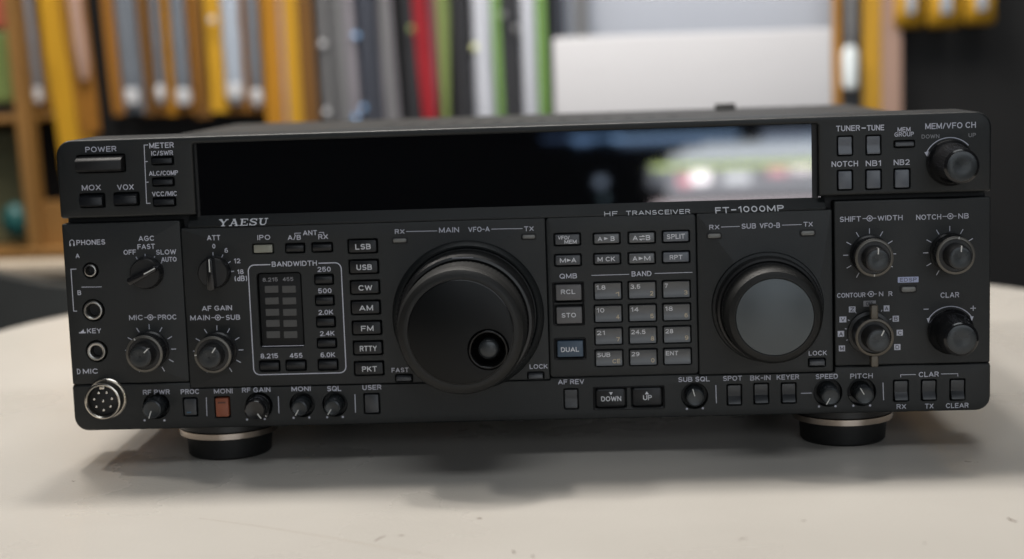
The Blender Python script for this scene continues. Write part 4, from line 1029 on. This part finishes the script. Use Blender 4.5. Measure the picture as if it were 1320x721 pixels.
# three small yellow bags high on the right board
for i, (a, b, yb) in enumerate(((1151, 1190, 37), (1193, 1238, 37), (1240, 1282, 33))):
    lb = ('small yellow bag with silver contents, left of three high on the black board', 'small yellow bag with silver contents, middle of three high on the black board', 'small yellow bag with silver contents, right of three high on the black board')[i]
    Y = YB; xa, za = PY(a, yb, Y); xb, _ = PY(b, yb, Y)
    t = thing('small_bag', ((xa + xb) / 2, Y, za), lb, 'bag', 'small yellow bags on the right board')
    bm = bmesh.new(); n = 8; R_ = []
    for j, (zz, s, d) in enumerate(((0, .80, 3), (5, 1, 9), (25, .93, 13), (55, .80, 9), (90, .72, 5), (120, .72, 3))):
        c_ = (xa + xb) / 2; w = (xb - xa) / 2 * s
        R_.append([bm.verts.new((c_ + w * math.cos(q), Y - d / 2 + d / 2 * math.sin(q), za + zz)) for q in [2 * PI * e / 16 for e in range(16)]])
    for p_, q_ in zip(R_, R_[1:]): bridge(bm, p_, q_)
    bm.faces.new(R_[0]); bm.faces.new(R_[-1]); link('yellow_wrapper', bm, M['yellow'], t, 50)
    bm = bmesh.new(); box(bm, (xa * .62 + xb * .38), (xa * .3 + xb * .7), Y - 15, Y - 9, za + 16, za + 60, 2); link('silver_contents', bm, M['bagl'], t, 40)
    bm = bmesh.new(); box(bm, (xa + xb) / 2 - 1.5, (xa + xb) / 2 + 1.5, Y - 12, Y + 27, za + 112, za + 115); link('hanging_peg', bm, M['greytube'], t)

# white carton on a shelf behind the radio
Yc = 1050.
x0, zt = PY(712, 49, Yc); x1, zt2 = PY(1072, 38, Yc)
x0 = PY(714, 100, Yc)[0]
sh_t = thing('carton_stand', ((x0 + x1) / 2, Yc + 130, -730), 'low grey stand carrying the white carton', 'stand')
zb = PY(900, 300, Yc)[1]
bm = bmesh.new(); box(bm, x0 - 25, x1 + 10, Yc - 8, Yc + 175, zb - 22, zb - .2, 2); link('shelf_top', bm, M['darkp'], sh_t)
for dx in (x0, x1 - 20):
    for dyy in (Yc + 5, Yc + 140): bm = bmesh.new(); box(bm, dx, dx + 20, dyy, dyy + 20, -730, zb - 22.2); link('leg', bm, M['darkp'], sh_t)
ct = thing('white_carton', ((x0 + x1) / 2, Yc + 75, zb), 'plain white carton standing behind the right half of the radio', 'carton')
bm = bmesh.new(); box(bm, x0, x1, Yc, Yc + 150, zb, zt, 2.5); link('carton_body', bm, M['carton'], ct, 30)
bm = bmesh.new(); box(bm, x0 + 2, x1 - 2, Yc + 66, Yc + 84, zt + .1, zt + .5); link('packing_tape', bm, M['pinkc'], ct)
# blue-grey backdrop panel above the carton
xa, xb = xpx(700, 20, YB + 60), xpx(1090, 20, YB + 60)
bm = bmesh.new(); box(bm, xa, xb, YB + 60, YB + 76, -300, 560, 2); tag(link('wall_panel', bm, M['wall'], None), 'blue-grey panel showing above the white carton', 'panel')
bm = bmesh.new(); box(bm, xpx(704, 20, YB + 40), xpx(728, 20, YB + 40), YB + 36, YB + 50, -250, 540, 4); tag(link('hanging_sleeve', bm, M['slate'], None), 'dark slate sleeve hanging at the left edge of the blue-grey panel', 'sleeve')
bm = bmesh.new(); box(bm, xpx(742, 20, YB + 40), xpx(757, 20, YB + 40), YB + 36, YB + 50, -250, 540, 4); tag(link('hanging_sleeve', bm, M['greytube'], None), 'mid grey sleeve hanging in front of the blue-grey panel', 'sleeve')

# wooden rack at far left with things on it
Yr = 1150.
rk = thing('wooden_rack', (xpx(0, 200, Yr), Yr + 40, -730), 'honey coloured wooden rack at the far left', 'rack')
def slat(p0, p1, w, y0, y1, m, par, name):
    a = PY(*p0, Yr); b = PY(*p1, Yr); bm = bmesh.new()
    v = [(a[0] - w / 2, a[1]), (a[0] + w / 2, a[1]), (b[0] + w / 2, b[1]), (b[0] - w / 2, b[1])]
    A = [bm.verts.new((q[0], y0, q[1])) for q in v]; B = [bm.verts.new((q[0], y1, q[1])) for q in v]
    bm.faces.new(A); bm.faces.new(B); bridge(bm, A, B); return link(name, bm, M[m], par)
slat((8, -40), (46, 330), 14, Yr, Yr + 30, 'wood', rk, 'post'); 
slat((58, 262), (64, 332), 36, Yr + 20, Yr + 40, 'wood', rk, 'side_board')
bm = bmesh.new(); xq, zq = PY(20, 322, Yr); box(bm, xq - 320, xq + 75, Yr - 4, Yr + 180, zq - 10, zq, 2); link('shelf', bm, M['wood'], rk)
bm = bmesh.new(); xq, zq = PY(10, 150, Yr); box(bm, xq - 320, xq + 18, Yr + 5, Yr + 180, zq - 8, zq, 2); link('shelf', bm, M['wood'], rk)
bm = bmesh.new(); box(bm, xq - 320, xpx(100, 200, YB + 60), YB + 50, YB + 64, -730, 600, 2); link('back_panel', bm, M['peg'], rk)
bm = bmesh.new(); x, z = PY(12, 288, Yr - 12); bmesh.ops.create_uvsphere(bm, u_segments=24, v_segments=14, radius=1)
for v in bm.verts: v.co = Vector((x + v.co.x * 16, Yr - 12 + 22 + v.co.y * 16, z + v.co.z * 22 - 0))
tag(link('teal_pot', bm, M['teal'], None, 60), 'rounded teal pot on the lower shelf of the wooden rack', 'pot')
bm = bmesh.new(); xa, za = PY(-30, 318, Yr + 50); xb, zb2 = PY(26, 168, Yr + 50); box(bm, xa, xb, Yr + 50, Yr + 90, za, zb2, 5); tag(link('grey_box', bm, M['shade'], None), 'dull olive grey box behind the teal pot', 'box')
bm = bmesh.new(); xa, za = PY(-30, 134, Yr + 20); xb, zb2 = PY(15, 40, Yr + 20); box(bm, xa, xb, Yr + 20, Yr + 60, za, zb2, 4); tag(link('olive_box', bm, M['olive'], None), 'olive yellow box on the upper shelf at the far left', 'box')
bm = bmesh.new(); xa, za = PY(-30, 39.5, Yr + 20); xb, zb2 = PY(8, -10, Yr + 20); box(bm, xa, xb, Yr + 20, Yr + 60, za, zb2, 4); M['coral'] = mat('coral_card', (.50, .12, .07), .5); tag(link('coral_box', bm, M['coral'], None), 'coral red box on top of the olive yellow box', 'box')

# second table and a shell chair behind the table's left edge
x, z = PY(45, 338, 880); M['beige'] = mat('beige_bench_top', (.42, .35, .27), .5, noise=.1)
t2 = thing('low_bench', (x - 100, 880, -730), 'beige bench whose end shows between the wooden rack and the dark chair', 'bench')
bm = bmesh.new(); box(bm, x - 400, x + 60, 850, 895, z - 14, z + 2, 3); link('bench_top', bm, M['beige'], t2, 30)
for dx in (x - 380, x + 20): bm = bmesh.new(); box(bm, dx, dx + 24, 860, 884, -730, z - 14.1); link('leg', bm, M['darkp'], t2)
ch = thing('shell_chair', (-330, 700, -730), 'dark grey shell chair tucked behind the left edge of the cream table', 'chair')
# shell back: a curved sheet with thickness, its rolled top edge seen as a rim
bm = bmesh.new(); R_ = []
Yh = 700.
tp = [PY(-60, 350, Yh), PY(-20, 352, Yh), PY(20, 360, Yh), PY(60, 368, Yh), PY(96, 371, Yh), PY(130, 372, Yh)]
for th in (0, 14):
    for lev in (0, 12, 60, 140, 240):
        R_.append([bm.verts.new((q[0], Yh + th + .0008 * (q[0] - tp[2][0]) ** 2 - lev * .15, q[1] - lev + (2 if th and not lev else 0))) for q in tp])
m_ = len(tp)
for o1, o2 in ((0, 1), (1, 2), (2, 3), (3, 4), (5, 6), (6, 7), (7, 8), (8, 9), (0, 5), (4, 9)):
    for i in range(m_ - 1): bm.faces.new((R_[o1][i], R_[o1][i + 1], R_[o2][i + 1], R_[o2][i]))
for e in (0, m_ - 1):
    for i in range(4): bm.faces.new((R_[i][e], R_[i + 1][e], R_[i + 6][e], R_[i + 5][e]))
link('backrest', bm, M['chair'], ch, 40)
bm = bmesh.new(); box(bm, -470, -150, 640, 1000, -300, -275, 10); link('seat', bm, M['chair'], ch, 40)
for dx in (-450, -180):
    for dyy in (670, 960): bm = bmesh.new(); box(bm, dx, dx + 22, dyy, dyy + 22, -730, -300.2); link('leg', bm, M['darkp'], ch)

# ================================================================== LIGHTS
def area(name, loc, target, sx, sy, power, col=(1, 1, 1), spread=PI):
    l = bpy.data.lights.new(name, 'AREA'); l.shape = 'RECTANGLE'; l.size = sx; l.size_y = sy; l.energy = power; l.color = col; l.spread = spread
    o = bpy.data.objects.new(name, l); C.objects.link(o); o.location = Vector(loc) * MM
    d = (Vector(target) - Vector(loc)).normalized(); o.rotation_euler = d.to_track_quat('-Z', 'Y').to_euler(); return o
W_ = (1., .945, .88)
area('ceiling_lamp', (-225, 520, 1700), (200, 0, 0), .14, .14, 11.3, W_)
area('ceiling_lamp', (60, 680, 1700), (200, 0, 0), .14, .14, 11.3, W_)
area('ceiling_lamp', (-950, 480, 1700), (200, 0, 0), .16, .16, 11, (1, .96, .9))
area('ceiling_panel', (200, 500, 2000), (200, 300, 0), 1.6, 1.0, 6, (1, .95, .88))
area('ceiling_panel', (300, -900, 2000), (200, 0, 60), 1.2, .6, 9, (.93, .97, 1))
area('background_fill', (150, 500, 1300), (150, 1250, 0), 1.4, .3, 15.5, (1, .96, .90))  # unseen fill light added to brighten the carton and packages
# unseen coloured light strips added behind the camera, shaped as the display's shop-front reflection
SY = -3000.; SN = 0
def mirror(px0, px1, py0, py1, power, col, name='reflection_strip'):
    """added light strip behind the camera whose reflection in the flat glass falls on these rows and columns of the display"""
    def hit(px, py):
        d = ray(px, py); t = (4 - CY) / d.y; g = ORG + d * t; r = Vector((d.x, -d.y, d.z)); u = (SY - 4) / r.y; return g + r * u
    A = hit(px0, (py0 + py1) / 2); B = hit(px1, (py0 + py1) / 2); T_ = hit((px0 + px1) / 2, py0); U = hit((px0 + px1) / 2, py1)
    c = Vector(((A.x + B.x) / 2, SY, (T_.z + U.z) / 2)); w = abs(B.x - A.x) * MM; h = abs(T_.z - U.z) * MM
    global SN; SN += 1; c.y += 6 * SN
    area(name, c, c + Vector((0, 1000, 0)), w, h, power, col)
    return c, w, h
if True:
    def lum(px0, px1, py0, py1, L, col, name='reflection_strip'):
        c, w, h = mirror(px0, px1, py0, py1, 1, col, name); bpy.context.scene.objects  # radiance L -> watts
        o = C.objects[-1]; o.data.energy = 1.35 * L * w * h * PI
    lum(905, 1130, 181, 188, 4.2, (.80, .90, 1.)); lum(880, 1130, 187, 196, 5.5, (.84, .92, 1.)); lum(862, 1130, 195, 205, 6.5, (.86, .93, 1.))
    lum(858, 1160, 213, 250, 3.4, (.88, .90, .98)); lum(835, 860, 214, 240, 1.6, (.8, .85, 1.))
    lum(980, 1160, 166, 180, 2.6, (.50, .62, .85))
    lum(790, 950, 173.5, 179, 5.0, (.38, .62, 1.)); lum(735, 800, 174.5, 179.5, 3.2, (.30, .55, 1.)); lum(700, 740, 175, 179, 1.2, (.3, .5, 1.)); lum(742, 762, 178, 184, 2.6, (.30, .5, .9)); lum(800, 905, 180, 186, 1.3, (.35, .5, .8))
    lum(838, 1160, 207, 210, 17, (.80, 1., .35))
    lum(888, 912, 218, 233, 17, (1, .93, .95)); lum(872, 888, 224, 236, 8, (1, .18, .25)); lum(985, 1008, 214, 222, 8, (1, .25, .32)); lum(1012, 1042, 212, 218, 12, (1, .85, .88))
    lum(928, 962, 219, 232, 6.5, (.93, .96, 1)); lum(768, 780, 225, 235, 2.6, (.6, .75, 1.)); lum(840, 1050, 253, 262, 6.5, (1, .86, .90))
    lum(775, 781, 247, 253, 2, (.5, .75, .9))
area('shop_front_daylight', (900, -2800, 900), (205, 0, 70), 2.4, 1.2, 17, (.88, .94, 1.))

w = bpy.data.worlds.new('World'); S.world = w; w.use_nodes = True
w.node_tree.nodes['Background'].inputs[0].default_value = (.75, .82, 1., 1); w.node_tree.nodes['Background'].inputs[1].default_value = .02

# ================================================================== CAMERA
cam = bpy.data.cameras.new('camera'); co = bpy.data.objects.new('camera', cam); C.objects.link(co)
cam.sensor_width = 36; cam.lens = FP / 1320 * 36; cam.clip_start = .02; cam.clip_end = 50
mt = Matrix((RIGHT, UP, -FWD)).transposed().to_4x4(); mt.translation = ORG * MM; co.matrix_world = mt
cam.dof.use_dof = True; cam.dof.focus_distance = .705; cam.dof.aperture_fstop = 5.8
S.camera = co
S.view_settings.view_transform = 'Standard'; S.view_settings.look = 'None'; S.view_settings.exposure = 0; S.view_settings.gamma = 1
S.cycles.max_bounces = 8; S.cycles.sample_clamp_indirect = 4; S.cycles.use_denoising = True
